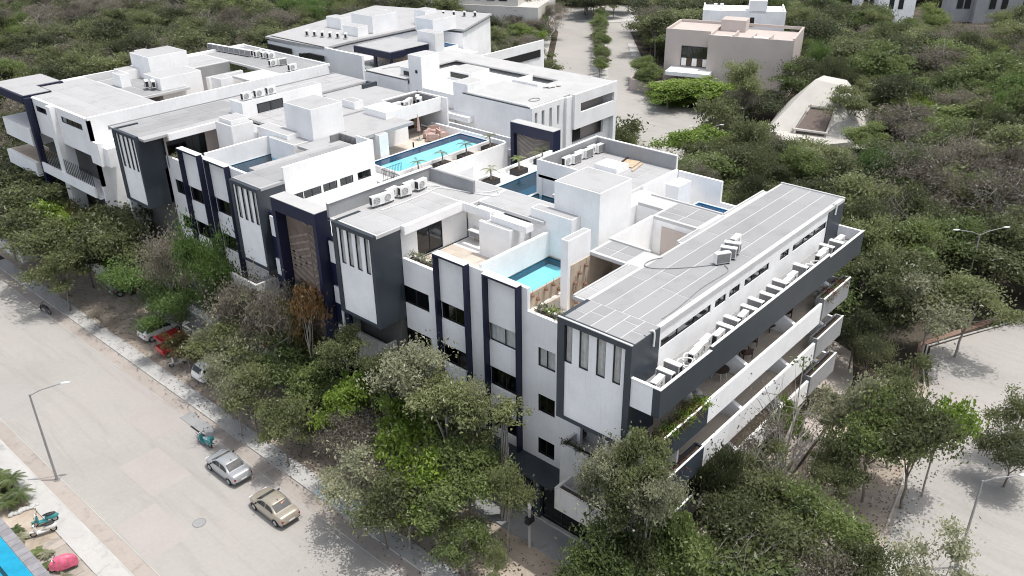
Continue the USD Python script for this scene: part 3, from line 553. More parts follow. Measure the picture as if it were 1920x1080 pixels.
cy_, hw = 52.3, 1.9                                   # chevrons and diamonds carved across the screen
for i, zc in enumerate(np.arange(5.2, 16.6, .62)):
    for s in (-1, 1):
        flip = 1 if (int(zc/3.1) % 2) else -1
        ya, yb = cy_+s*.05, cy_+s*hw; za, zb2 = zc, zc+flip*1.1
        if s == 1: yb = min(yb+.9, 55.15)
        q = []
        for x in (xp-.045, xp+.01):
            for (y, z) in ((ya, za), (yb, zb2), (yb, zb2+.2), (ya, za+.2)): q.append((x, y, min(max(z, 4.6), 16.6)))
        obj('relief_strip', MB().add(q, [[0, 1, 2], [0, 2, 3], [4, 6, 5], [4, 7, 6], [0, 4, 5], [0, 5, 1], [3, 2, 6], [3, 6, 7], [1, 5, 6], [1, 6, 2], [0, 3, 7], [0, 7, 4]]), carve, P1)
boxes('link_wall', [(35.0, 35.3, 48.5, 50.0, 4.5, 15.6), (35.0, 35.3, 55.6, 57.8, 4.5, 15.6)], navy, P1)
for y0, y1 in ((48.75, 49.85), (56.9, 57.55)):
    for a, b in ((13.6, 15.35), (10.1, 11.55), (6.7, 8.1)): obj('link_panel', MB().box(34.86, 34.99, y0, y1, a, b), white, P1)
P2 = portal('far navy portal with a stone screen at the back of the pool court', 62.4, 61.3, 49.5, 54.95, 17.5, -1)
obj('stone_screen', MB().box(61.75, 61.9, 49.9, 54.5, 4, 16.45), stucco('grey_stone', (0.20, 0.19, 0.18), dark=0.7, scale=1.5), P2)
for i, zc in enumerate(np.arange(11, 16.2, .5)):
    for s in (-1, 1):
        ya, yb = 52.2+s*.05, 52.2+s*2.2
        q = [(x, y, min(z, 16.4)) for x in (61.70, 61.76) for (y, z) in ((ya, zc), (yb, zc+1.0), (yb, zc+1.16), (ya, zc+.16))]
        obj('relief_strip', MB().add(q, [[0, 1, 2], [0, 2, 3], [4, 6, 5], [4, 7, 6], [0, 4, 5], [0, 5, 1], [3, 2, 6], [3, 6, 7], [1, 5, 6], [1, 6, 2], [0, 3, 7], [0, 7, 4]]), carve, P2)

# ================================================================ pool court between the blocks
C = thing('pool_court', 'raised white pool court with long blue pool between the two apartment blocks', 'terrace')
m = MB(); m.box(35.4, 47.2, 49.4, 57.7, 13.6, 14.2); m.box(47.2, 61.3, 55.55, 68.0, 12.6, 14.5); obj('deck_slab', m, white, C)
m = MB(); m.box(49.4, 61.2, 55.3, 55.55, 11.8, 15.3); m.box(61.05, 61.3, 55.55, 66.2, 13, 15.4); m.box(47.0, 47.2, 55.3, 61, 12, 14.6); obj('court_wall', m, white, C)
sheets(C, 47.4, 61, 62.0, 67.6, 14.51, 1.6, 1.1, terrfl, rr, name='deck_tile', gap=.03, h=.012)
sheets(C, 48.9, 61, 55.6, 57.5, 14.51, 1.6, .9, terrfl, rr, name='deck_tile', gap=.03, h=.012)
obj('court_floor', MB().box(35.4, 61.2, 49.8, 55.3, 11.6, 11.8), white, C)
pool('swimming_pool', 'long blue swimming pool with white rim in the raised court', 48.9, 60.9, 57.7, 61.6, 15.05, 1.3, floor_to=14.4, rim=.2, mat=poolmid)
# pavilion beside the pool
V = thing('pool_pavilion', 'white open pavilion with a parapet roof beside the long pool', 'pavilion')
m = MB(); m.box(55.7, 62.6, 66.4, 69.2, 17.0, 17.25); m.box(54.2, 57.0, 65.2, 68.6, 14.5, 18.1); m.box(61.9, 62.1, 64.4, 69.2, 14.5, 18.1); m.box(57.0, 62.1, 68.9, 69.2, 14.5, 18.1); m.box(57.0, 61.9, 65.2, 65.45, 16.7, 18.1); obj('wall', m, white, V)
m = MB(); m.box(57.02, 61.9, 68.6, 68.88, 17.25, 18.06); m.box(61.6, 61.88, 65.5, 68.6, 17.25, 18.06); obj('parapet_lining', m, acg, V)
obj('roof', MB().box(57.0, 61.9, 65.45, 68.9, 16.9, 17.25), grey_conc, V)
obj('bar_back', MB().box(57.2, 61.7, 68.4, 68.55, 14.5, 16.6), travert, V); obj('fire_place', MB().box(59.0, 60.6, 68.05, 68.4, 14.5, 16.0), woodl, V); obj('fire_opening', MB().box(59.25, 60.35, 68.0, 68.06, 14.6, 15.6), wood, V)
m = MB(); m.box(54.9, 55.0, 62.2, 62.3, 14.5, 15.5); m.box(57.1, 57.3, 65.6, 65.8, 14.5, 16.7); obj('post', m, black, V)
obj('screen_panel', MB().box(54.0, 54.18, 66.0, 68.4, 14.5, 17.2), wood, V)

# ================================================================ second apartment block along the street
B = thing('apartment_building', 'second white apartment block along the street with its own navy frames and plunge pool', 'building')
core2 = MB(); core2.box(39.2, 62.8, 58.2, 83.3, 0, 14.3); core2.box(36.6, 39.2, 58.2, 61.9, 0, 14.3); core2.box(36.6, 39.2, 77.6, 83.3, 0, 14.3); obj('core_wall', core2, inter, B)
w = MB()
hF = [(62.5, 65.6, a, b) for a, b in ((13.6, 14.9), (10.2, 11.6), (6.7, 8.0))]+[(66.8, 69.9, a, b) for a, b in ((13.6, 14.9), (10.2, 11.6), (6.7, 8.0))]
hW = [(70.4, 72.4, 13.7, 15.0), (70.4, 72.4, 10.3, 11.5), (73.6, 75.8, 13.7, 15.0), (73.6, 75.8, 10.3, 11.5)]
hF = [kh(h) for h in hF]; hW = [kh(h) for h in hW if h[0] < 73]
wall(w, 'x', X0, X0+.28, 61.9, 74.3, 2.9, kz(18.3), hF); wall(w, 'x', X0, X0+.28, 74.3, 77.6, 2.9, kz(17.0), hW); obj('wall', w, white, B)
for a, b, c, d in hF+hW: window(B, 'x', X0, 1, a, b, c, d, 1)
def navy_frame2(par, y0, y1, zt):
    y0, y1, zt = y0*KX, y1*KX, kz(zt); m = MB(); t = .14; xf = 36.38
    m.box(xf, X0, y0, y0+t, 5, zt); m.box(xf, X0, y1-t, y1, 5, zt); m.box(xf, X0, y0+t, y1-t, zt-.16, zt); obj('window_frame', m, navy, par)
    obj('frame_cap', MB().box(xf-.012, X0+.1, y0-.012, y1+.012, zt, zt+.04), white, par)
    for a, b in ((kz(15.0), zt-.16), (kz(11.7), kz(13.5)), (kz(8.1), kz(10.1))): obj('spandrel_panel', MB().box(X0-.07, X0-.004, y0+t+.01, y1-t-.01, a, b), white, par)
navy_frame2(B, 62.45, 65.75, 18.45); navy_frame2(B, 66.75, 70.05, 18.5)
slate_box(B, 57.85, 61.9, 17.6, 10.4, [(58.4, 58.85), (59.2, 59.65), (60.0, 60.45), (60.8, 61.3)], 36.9, 17.38, frm=(.4, .3, .3))
slate_box(B, 77.6, 82.2, 17.95, 10.8, [(78.3, 78.75), (79.15, 79.6), (80.0, 80.45), (80.9, 81.4)], 36.9, 17.58, frm=(.6, .3, .3))
RB = 17.4
rf = MB(); rf.box(34.66, 36.9, 57.87, 62.0, RB, RB+.22); rf.box(36.9, 46.6, 58.1, 62.0, RB, RB+.22); rf.box(36.9, 46.6, 62.0, 62.95, RB, RB+.22); rf.box(34.66, 47.3, 76.6, 83.4, RB+.2, RB+.42); rf.box(47.3, 62.2, 77.6, 83.4, RB+.2, RB+.42); rf.box(45.4, 55.5, 69.4, 76.3, RB-.1, RB+.15); rf.box(49.2, 55.5, 62.6, 69.4, RB-.3, RB); rf.box(43.4, 49.2, 62.95, 65.1, RB-.2, RB+.05); rf.box(55.5, 62.0, 70.2, 77.6, RB-.1, RB+.15)
b_r = obj('roof', rf, roofl, B)
sheets(b_r, 34.8, 46.4, 58.2, 61.9, RB+.225, 1.5, 5, roofp, rr, along='y'); sheets(b_r, 37.1, 46.4, 62.1, 62.8, RB+.225, 3, 1, roofl, rr)
sheets(b_r, 34.9, 47.0, 77.8, 83.2, RB+.425, 4, 1.35, roofp, rr); sheets(b_r, 47.4, 62.0, 77.8, 83.2, RB+.425, 4.5, 1.35, roofl, rr); sheets(b_r, 45.6, 55, 69.6, 76, RB+.155, 2.2, 1.6, roofl, rr)
m = MB(); wb = [(37.5, 38.55), (38.6, 40.4), (40.6, 42.1), (42.4, 43.85), (44.35, 45.85)]
wall(m, 'y', 57.85, 58.1, 36.92, 46.4, 11.8, 18.75, [(a, b, 15.55, 16.25) for a, b in wb]); m.box(46.2, 46.4, 58.1, 60.0, 14.3, 18.75); obj('south_wall', m, white, B)
for a, b in wb: window(B, 'y', 57.85, 1, a, b, 15.55, 16.25, 1, gl=glass, fr=.04)
obj('room_back', MB().box(36.3, 46.2, 59.6, 59.7, 14.3, RB), inter, B)
m = MB(); m.box(47.0, 47.15, 59.3, 63.6, 14.3, 18.1); m.box(46.0, 47.0, 63.4, 63.6, 14.3, 18.1); obj('louvre_screen', m, acg, B)
for i in range(22): obj('louvre_slat', MB().box(46.95, 47.0, 59.4+i*.185, 59.5+i*.185, RB+.1, 18.15), steel, B)
pool('plunge_pool', 'narrow blue plunge pool on the terrace behind the second pair of navy frames', 37.35, 43.9, 66.9, 70.4, 15.4, 1.0, floor_to=13.9)
m = MB(); m.box(37.18, 43.9, 70.45, 70.7, 13.9, 17.2); obj('pool_wall', m, white, B)
boxes('stair_tower', [(45.35, 49.0, 65.2, 69.4, 14.3, 20.35), (43.9, 45.34, 67.3, 72.2, 13.9, 17.85), (43.4, 45.35, 65.6, 69.6, 14.3, 17.4)], white, B, roofl)
boxes('light_well_block', [(41.4, 43.8, 72.6, 75.4, 14.3, 18.3), (41.7, 43.6, 73.0, 75.1, 18.3, 18.7), (43.81, 45.3, 72.3, 75.4, 14.3, 17.2)], white, B, roofl)
boxes('rear_block', [(44.9, 45.2, 76.0, 78.2, RB, 19.2), (45.2, 54.8, 76.2, 77.6, RB-.1, 19.2)], white, B, roofl)
window(B, 'y', 76.2, 1, 46.6, 49.9, 17.75, 18.6, 1, gl=glass) if False else obj('strip_window', MB().box(46.7, 49.8, 76.17, 76.2, 17.75, 18.7), frame_m, B)
for i in range(2): obj('pane', MB().box(46.8+i*1.55, 48.15+i*1.55, 76.15, 76.168, 17.83, 18.62), glass, B)
boxes('terrace_block', [(54.2, 55.4, 70.1, 72.1, 14.3, 18.3), (55.4, 62.0, 69.6, 69.9, 14.3, 17.6), (50.5, 51.6, 62.0, 66.2, 14.3, 17.3), (51.6, 54.2, 66.2, 68.4, 14.3, 17.2)], white, B, roofl)
m = MB(); m.box(60.2, 62.2, 75.9, 76.2, 14.3, RB+.6); m.box(62.0, 62.3, 76.2, 83.4, 4, RB+.4); obj('slate_end', m, slate, B)
obj('terrace_floor', MB().box(37.2, 45, 70.72, 77.4, 14.2, 14.3), travert, B)
m = MB(); wall(m, 'y', 77.2, 77.4, 36.9, 45.0, 14.4, RB+.2, [(37.0, 41.1, 14.42, 16.95)]); obj('north_room_wall', m, pinkst, B); window(B, 'y', 77.2, 1, 37.0, 41.1, 14.42, 16.95, 2, name='sliding_door')
obj('room_back', MB().box(36.9, 45, 79, 79.1, 14.4, RB+.2), inter, B)
m = MB(); m.box(36.95, 43.4, 76.3, 76.6, RB-.15, RB+.5); m.box(43.2, 43.4, 74.6, 76.3, RB-.15, RB+.5); obj('fascia', m, white, B)
m = MB(); m.box(X0+.28, X0+.85, 74.4, 77.1, 14.3, kz(16.8)); obj('planter_wall', m, white, B); obj('planter_soil', MB().box(X0+.3, X0+.83, 74.5, 77.0, kz(16.8), kz(16.86)), soil, B)
m = MB(); m.box(34.9, 62.2, 83.1, 83.4, 4, RB+.2); m.box(61.9, 62.2, 69.9, 83.1, 3, RB); m.box(34.9, 36.6, 57.85, 83.3, 0.0, 0.4); obj('rear_wall', m, white, B)
obj('rear_edge', MB().box(34.6, 62.2, 83.4, 83.55, RB+.1, RB+.5), grey_conc, B)
m = MB(); m.box(35.6, 36.9, 62, 77.5, 0.4, 3.1); m.box(35.6, 36.5, 58.2, 62, 0.4, 4.9); m.box(35.6, 36.5, 77.5, 83, 0.4, 4.9); obj('ground_floor_wall', m, slate, B)
m = MB(); m.box(32.9, 33.1, 58.0, 62, 7.6, 9.6); m.box(33.1, 34.9, 58.0, 58.2, 7.6, 9.6); m.box(33.1, 36.6, 58.2, 62, 7.6, 7.9); obj('street_balcony', m, parapetw, B)

# ================================================================ third block: large white one at the far end of the street
D = thing('apartment_building', 'large white apartment block at the far end with clerestory strips and a navy canopy', 'building')
RD = 17.9; xf = 34.0
obj('core_wall', MB().box(36.0, 63.6, 86.9, 104.4, 0, 14.4), inter, D)
m = MB(); h1 = [(88.2, 93.0, 16.6, 17.25), (95.6, 99.2, 16.65, 17.3)]
wall(m, 'x', xf, xf+.3, 86.6, 99.7, 14.1, RD, h1); m.box(xf, xf+.3, 86.6, 87.0, 11, 14.1); m.box(xf, 36.0, 86.6, 87.0, 4, RD); wall(m, 'y', 86.6, 86.85, 36.0, 63.6, 4, RD); m.box(xf+.02, xf+.9, 93.9, 94.9, 5, 14.1); m.box(xf-.6, xf, 93.9, 94.9, 5, RD+.2)
m.box(33.95, 35.9, 85.4, 87.6, 13.4, 15.8); m.box(34.4, 36, 84.6, 85.4, 13.4, 15.3); obj('wall', m, white, D)
for a, b, c, d in h1: window(D, 'x', xf, 1, a, b, c, d, 3, fr=.04)
obj('room_back', MB().box(35.4, 35.5, 87, 99.7, 14.4, RD), inter, D)
m = MB(); m.box(33.6, 36, 87.0, 99.6, 9.6, 9.9); m.box(33.2, 33.4, 87.0, 99.6, 9.9, 11.0); m.box(33.2, 36, 87.0, 99.6, 5.6, 5.9); m.box(33.2, 33.4, 87.0, 99.6, 5.9, 7.0); obj('balcony', m, white, D)
for y in np.arange(87.3, 99.4, .45): obj('railing_bar', MB().box(33.4, 33.45, y, y+.05, 11.0, 12.6), black, D)
m = MB(); m.box(xf-.7, xf-.1, 99.75, 100.3, 7, RD+.1); m.box(xf-.1, 41.0, 100.3, 100.6, 14, RD); m.box(xf-.7, 39.2, 104.0, 109.6, RD-.6, RD+.25); m.box(xf-.7, 36.5, 100.6, 104.0, RD-.6, RD+.25); m.box(38.7, 39.2, 103.8, 104.4, RD-1.2, RD+.2); obj('navy_canopy', m, navy, D)
m = MB(); m.box(xf-.5, 39.0, 104.2, 109.4, RD+.25, RD+.32); m.box(xf-.5, 36.3, 100.6, 104.2, RD+.25, RD+.32); c_ = obj('canopy_top', m, roofl, D)
boxes('corner_balcony', [(33.2, 36, 100.6, 108, 12.6, 14.6), (33.0, 36.4, 101, 109, 9.0, 10.6)], white, D); obj('corner_floor', MB().box(33.4, 36.2, 101.2, 108.8, 10.6, 10.66), travert, D)
rf = MB(); rf.box(xf+.3, 42.0, 86.85, 104.6, RD-.2, RD+.05); rf.box(42.0, 47.5, 90.6, 98.2, RD-.2, RD+.05); rf.box(42.0, 47.5, 98.2, 101.5, RD-.2, RD+.05); rf.box(57.5, 63.9, 86.85, 104.8, RD-.2, RD+.05); rf.box(47.5, 57.5, 98.6, 105.0, RD-.2, RD+.05); rf.box(42.0, 57.5, 86.85, 87.4, RD-.2, RD+.05); rf.box(53.4, 57.5, 87.4, 91.5, RD-.2, RD+.05)
d_r = obj('roof', rf, roofbase, D)
sheets(d_r, 34.5, 41.9, 87.2, 104.4, RD+.055, 1.3, 9, roofl, rr, along='y'); sheets(d_r, 42.1, 47.4, 90.8, 101.3, RD+.055, 1.4, 6, roofp, rr, along='y'); sheets(d_r, 57.7, 63.7, 87.2, 104.5, RD+.055, 1.5, 6, roofp, rr, along='y'); sheets(d_r, 47.7, 57.4, 99, 104.6, RD+.055, 2, 3, roofl, rr, along='y')
up = MB(); up.box(xf, 63.9, 86.6, 86.85, RD, RD+.3); up.box(xf, xf+.3, 86.85, 100.0, RD, RD+.14); up.box(xf, 48, 104.6, 104.85, RD-1, RD+.2); up.box(48, 63.9, 104.9, 105.2, RD-1, RD+.3); up.box(63.7, 63.9, 86.85, 104.9, RD-3, RD+.25); obj('parapet', up, white, D)
boxes('roof_block', [(46.2, 51.0, 96.6, 100.9, 14.4, 20.6), (44.6, 49.6, 91.5, 95.1, 14.4, 19.3), (50.4, 52.0, 89.0, 91.0, 14.4, 18.5), (47.6, 48.9, 101.0, 102.6, 17, 20.4), (42.4, 43.5, 96.2, 98.0, 17.9, 19.4), (44.2, 46.2, 99.2, 101.4, 17.9, 19.0), (51.0, 55.6, 92.6, 93.2, 14.4, 18.0)], white, D, roofl)
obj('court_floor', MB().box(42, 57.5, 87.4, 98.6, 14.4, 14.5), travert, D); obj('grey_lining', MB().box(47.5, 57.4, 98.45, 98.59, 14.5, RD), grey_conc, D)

# ================================================================ white villa behind the pool court
E_ = thing('villa', 'bright white villa with three slot windows and strip openings beside the forest road', 'house')
RC = 17.0; xv = 67.5; yv = 57.4
m = MB(); m.box(xv+.3, 81.4, 58.9, 84.3, 0, 16.4); obj('core_wall', m, white, E_)
m = MB(); wall(m, 'x', xv, xv+.3, yv+.3, 68.6, 0, RC); m.box(xv, xv+.3, 77.0, 84.3, 0, RC); m.box(xv, 82.2, 84.3, 84.6, 0, RC); m.box(81.8, 82.2, 57.3, 84.3, 0, RC)
slots = [(67.95, 68.35), (69.1, 69.55), (70.4, 70.85), (71.7, 72.1)]
wall(m, 'y', yv, yv+.3, xv, 73.0, 0, RC, [(a, b, 14.2, 16.4) for a, b in slots]); wall(m, 'y', 56.9, 57.2, 74.2, 82.2, 13.2, RC+.15, [(75.3, 81.65, 14.95, 16.0)]); m.box(73.0, 73.2, yv-.3, 58.9, 11, RC); m.box(73.2, 74.2, yv-.2, yv+.1, 11, RC); wall(m, 'y', yv+.05, yv+.35, 73.2, 82.0, 0, 13.5, [(74.2, 80.4, 11.4, 13.45)]); m.box(81.65, 82.2, 56.9, 57.5, 0, 13.2)
m.box(xv-.1, xv, 68.9, 77.0, 4, 14.4); m.box(66.6, 68.8, 66.0, 74.8, 14.0, 14.6); obj('wall', m, white, E_)
obj('slot_back', MB().box(xv+.3, 73, yv+.7, yv+.8, 13, 16.6), grey_conc, E_)
obj('loggia_back', MB().box(74.2, 81.7, 58.6, 58.75, 11, 16.6), pinkst, E_); obj('loggia_floor', MB().box(74.2, 81.7, 57.2, 58.7, 13.5, 13.7), white, E_); obj('loggia_door', MB().box(74.3, 76.6, 57.9, 57.95, 11.45, 13.4), frame_m, E_)
rf = MB(); rf.box(xv, 82.2, yv+.3, 62.6, RC-.1, RC+.08); rf.box(xv, 74.5, 62.6, 67.6, RC-.1, RC+.08); rf.box(78.4, 82.2, 62.6, 84.3, RC-.1, RC+.08); rf.box(xv, 73, 77, 84.3, RC-.1, RC+.08); rf.box(73, 78.4, 79.5, 84.3, RC-.1, RC+.08); rf.box(74.2, 82.2, 57.2, yv+.3, RC-.1, RC+.081); obj('roof', rf, white2, E_)
boxes('roof_block', [(67.7, 70.6, 74.4, 76.6, 14, 20.0), (68.5, 70.9, 76.6, 79.0, 16.4, 18.1), (72.8, 76.0, 71.4, 75.3, 14, 17.6), (67.6, 70.4, 66.9, 69.2, 12, 18.0), (74.6, 74.8, 62.6, 66.5, 15, 17.3), (66.6, 68.4, 69.2, 77, 14.4, 14.75), (74.8, 78.4, 66.5, 66.7, 15, 17.2), (xv+.05, xv+.3, 58, 66.9, RC+.08, RC+.2)], white, E_, white2)
obj('strip_window', MB().box(72.74, 72.79, 71.8, 74.8, 16.7, 17.3), frame_m, E_); obj('wall_light', MB().box(67.62, 67.69, 75.1, 75.4, 18.0, 18.35), black, E_); obj('small_window', MB().box(xv-.13, xv-.101, 70.0, 71.3, 14.25, 15.6), curt, E_); obj('vent', MB().box(68.44, 68.49, 77.2, 78.4, 17.2, 17.7), frame_m, E_)
m = MB(); m.box(64.6, 64.8, 57.8, 70.2, 8, 14.4); m.box(64.4, 64.6, 57.6, 64, 12.5, 13.2); obj('garden_wall', m, white, E_)

# ================================================================ fourth block with the roof pool, fifth behind it
G = thing('apartment_building', 'white apartment block with a navy canopy and small roof pool behind the far street block', 'building')
zg = 15.8; k_ = .943
m = MB(); m.box(76.0, 76.4, 95.6, 117.6, 0, zg); wall(m, 'y', 92.6, 92.9, 83.6, 112, 0, 12.6)
m.prism([(75.6, 117.6), (104.0, 125.6), (110.8, 103.6), (98, 97.6), (96.6, 105), (80.5, 105), (76.0, 104)], 0, zg-.6); m.box(80.6, 97.5, 94.0, 105, 0, 12.9); obj('wall', m, white, G)
obj('roof', MB().prism([(75.4, 117.8), (104.2, 125.9), (111, 103.4), (98, 97.3), (96.4, 104.8), (83.6, 104.6), (81, 104.6), (76.0, 104)], zg-.3, zg), roofl, G)
m = MB(); m.box(75.3, 75.62, 111.5, 117.4, 14.0, 14.75); m.box(75.3, 75.62, 103.6, 107.2, 14.0, 14.75); m.box(75.2, 75.6, 107.6, 108.2, 10.5, 14.6); m.box(75.3, 75.6, 108.6, 109.4, 10.5, 14.4); m.box(75.3, 75.62, 99.8, 101.2, 8.6, 11.4); m.box(82, 111, 92.5, 92.58, 10.0, 11.2); obj('strip_window', m, frame_m, G)
m = MB(); m.box(80.4, 83.2, 94.6, 102.8, zg-1.2, zg-.3); m.box(83.2, 88.4, 95.2, 98.4, zg-1.2, zg-.3); m.box(80.6, 80.9, 98.2, 98.7, 12, zg-1.2); m.box(80.6, 80.9, 94.8, 95.1, 12, zg-1.2); obj('navy_canopy', m, navy, G)
obj('canopy_top', MB().box(80.6, 88.2, 95.0, 102.6, zg-.3, zg-.22), roofl, G); obj('terrace_wall', MB().box(84.5, 84.7, 95.4, 102.6, 12, 14.6), travert, G)
boxes('roof_block', [(87, 92, 106, 111, zg, zg+2.6), (84, 86, 106, 109.6, zg, zg+1.4), (86, 88, 112.6, 116.2, zg, zg+1.7), (93, 98, 99, 103, zg, zg+2.0), (92, 96, 113, 116, zg, zg+1.7), (96.5, 99, 104.4, 107, zg, zg+2.3), (88.8, 90.6, 94.2, 98.0, 12, zg+1.2)], white, G, roofl)
pool('roof_pool', 'deep blue pool beyond the navy canopy on the far apartment block', 89.4, 95.6, 96.6, 103.6, 13.9, .8, mat=pooldark, floor_to=12.9)
H = thing('apartment_building', 'farthest white block with a row of small dark windows at the top of the picture', 'building')
hz = 8.2
m = MB(); m.prism([(140, 166), (155, 130), (170, 137), (154, 174)], 0, hz); m.prism([(141.6, 164.4), (153.8, 135), (166, 141), (153, 171)], hz, hz+3); obj('wall', m, coralst, H)
d_ = np.array([153.8-141.6, 135-164.4]); d_ /= np.linalg.norm(d_)
for i in range(9):
    a = np.array([141.6, 164.4])+d_*(2+i*3.0+(1.2 if i > 4 else 0)); b = a+d_*(2.0 if i % 3 else 1.4); nx = np.array([d_[1], -d_[0]])*-.06; nx = np.array([-abs(d_[1]), -abs(d_[0])])*.08
    obj('window', MB().add([(a[0]+nx[0], a[1]+nx[1], hz+1), (b[0]+nx[0], b[1]+nx[1], hz+1), (b[0]+nx[0], b[1]+nx[1], hz+2.0), (a[0]+nx[0], a[1]+nx[1], hz+2.0), (a[0], a[1], hz+1), (b[0], b[1], hz+1), (b[0], b[1], hz+2), (a[0], a[1], hz+2)], [[0, 1, 2], [0, 2, 3], [4, 6, 5], [4, 7, 6], [0, 4, 5], [0, 5, 1], [3, 2, 6], [3, 6, 7], [1, 5, 6], [1, 6, 2], [0, 3, 7], [0, 7, 4]]), frame_m, H)

# ================================================================ pink house, white house, pyramid house, far houses
def ob(mb, o, ax_, a0, a1, b0, b1, z0, z1):
    """box along a rotated axis pair: o origin, ax_ unit vector of the front, second axis to its left-rear"""
    u = np.array(ax_); n = np.array([-u[1], u[0]]); o = np.array(o)
    v = [(*(o+u*a+n*b), z) for z in (z0, z1) for b in (b0, b1) for a in (a0, a1)]
    return mb.add(v, [[0, 2, 3], [0, 3, 1], [4, 5, 7], [4, 7, 6], [0, 1, 5], [0, 5, 4], [2, 6, 7], [2, 7, 3], [0, 4, 6], [0, 6, 2], [1, 3, 7], [1, 7, 5]])
PK = thing('house', 'pale pink two-storey house with a tall dark window behind the bright green bushes', 'house')
o = (140.5, 87.4); u = np.array([147.3-140.5, 64.9-87.4]); u /= np.linalg.norm(u); Lp = 23.5; z9 = 10.0
m = MB(); ob(m, o, u, 0, 8.4, 1.6, 12, 0, z9); ob(m, o, u, 8.4, Lp, 0, 12, 0, z9-.5); obj('wall', m, pinkst, PK)
m = MB(); ob(m, o, u, 0, 8.4, 1.6, 1.9, z9, z9+.5); ob(m, o, u, 0, .35, 1.9, 12, z9, z9+.5); ob(m, o, u, 0, Lp, 11.7, 12, z9, z9+.5); ob(m, o, u, Lp-.35, Lp, .3, 11.7, z9-.5, z9+.5); ob(m, o, u, 8.4, Lp, 0, .3, z9-.5, z9+.2); ob(m, o, u, 12.6, 12.9, .3, 5, z9-.5, z9+.4); ob(m, o, u, 16, 16.3, .3, 4, z9-.5, z9+.4); ob(m, o, u, 8.8, 13.4, 8, 11.7, z9-.5, z9+1.6); ob(m, o, u, 19, 19.3, .3, 4, z9-.5, z9+.4); obj('parapet', m, pinkst, PK)
m = MB(); ob(m, o, u, 16.3, 19, .6, 1.6, z9-.5, z9+.2); ob(m, o, u, 9.0, 12.4, .4, 3, z9-.45, z9-.3); ob(m, o, u, 1.5, 9.6, -3.0, 1.6, 3.0, 3.7); obj('white_slab', m, white, PK)
wn = obj('window', ob(MB(), o, u, 3.2, 8.3, 1.5, 1.6, 3.9, z9-2.4), frame_m, PK)
for i in range(5): obj('pane', ob(MB(), o, u, 3.35+i*1.0, 4.25+i*1.0, 1.46, 1.5, 5.6, z9-2.5), glass, wn)
for i in range(5): obj('blind', ob(MB(), o, u, 3.35+i*1.0, 4.25+i*1.0, 1.44, 1.5, 4.0, 5.4), wood if i % 2 else curt, wn)
m = MB(); ob(m, o, u, -4.6, -4.3, -2, 7.5, 0, 2.6); ob(m, o, u, -4.3, 12, -5.2, -4.9, 0, 2.2); ob(m, o, u, -4.6, -4.3, -5, -2, 0, 2.4); obj('garden_wall', m, pinkst, PK)
WH = thing('house', 'white flat-roofed house with one wide dark window behind the pink house', 'house')
o2 = (160.5, 90.9); u2 = np.array([168.2-160.5, 77.0-90.9]); u2 /= np.linalg.norm(u2)
m = MB(); ob(m, o2, u2, 0, 16.2, 0, 9, 0, 10.6); ob(m, o2, u2, 0, 16.2, 0, .3, 10.6, 11.0); ob(m, o2, u2, 0, .3, .3, 9, 10.6, 11.0); ob(m, o2, u2, 15.9, 16.2, .3, 9, 10.6, 11.0); ob(m, o2, u2, 9, 12.4, 0, 5, 10.6, 13.0); obj('wall', m, white, WH)
obj('window', ob(MB(), o2, u2, 6.6, 10.2, -.06, 0, 8.0, 9.8), frame_m, WH); m = MB(); ob(m, o2, u2, 2, 2.7, 3, 3.7, 10.6, 11.8); ob(m, o2, u2, 3.3, 4, 3, 3.7, 10.6, 11.8); ob(m, o2, u2, 13.6, 14, 2, 2.4, 10.6, 11.6); obj('roof_vent', m, acw, WH)
PY = thing('house', 'stone house shaped like a cut-off pyramid among the trees with a sunken window', 'house')
def frustum(mb, base, top): return mb.add([*base, *top], [[0, 1, 5], [0, 5, 4], [1, 2, 6], [1, 6, 5], [2, 3, 7], [2, 7, 6], [3, 0, 4], [3, 4, 7], [4, 5, 6], [4, 6, 7], [0, 3, 2], [0, 2, 1]])
obj('wall', frustum(MB(), [(119.5, 56.0, 1.5), (123.5, 41.5, 1.5), (141, 46.5, 1.5), (137, 61, 1.5)], [(130.2, 53.2, 8.6), (131.2, 48.6, 8.0), (133.6, 49.6, 8.4), (132.6, 52.9, 8.8)]), coralst, PY)
m = MB(); m.prism([(116.8, 54.6), (119.0, 46.0), (123.5, 43.0), (127, 47), (124, 57)], 0, 2.4); obj('base_wall', m, coralst, PY)
m = MB(); m.add([(121.9, 51.6, 3.05), (122.8, 47.6, 3.05), (126.4, 48.3, 5.5), (125.6, 51.4, 5.5), (121.9, 51.6, 2.4), (122.8, 47.6, 2.4), (126.8, 48.3, 5.0), (126.0, 51.4, 5.0)], [[0, 1, 2], [0, 2, 3], [4, 6, 5], [4, 7, 6], [0, 4, 5], [0, 5, 1], [1, 5, 6], [1, 6, 2], [2, 6, 7], [2, 7, 3], [3, 7, 4], [3, 4, 0]]); obj('sunken_window', m, plain('weathered_timber', (0.13, 0.10, 0.085), .8), PY)
m = MB(); m.tube([(121.6, 52.0, 3.0), (125.5, 51.8, 5.7), (126.5, 47.9, 5.7), (122.6, 47.2, 3.0), (121.6, 52.0, 3.0)], .22, 5); obj('window_surround', m, coralst, PY)
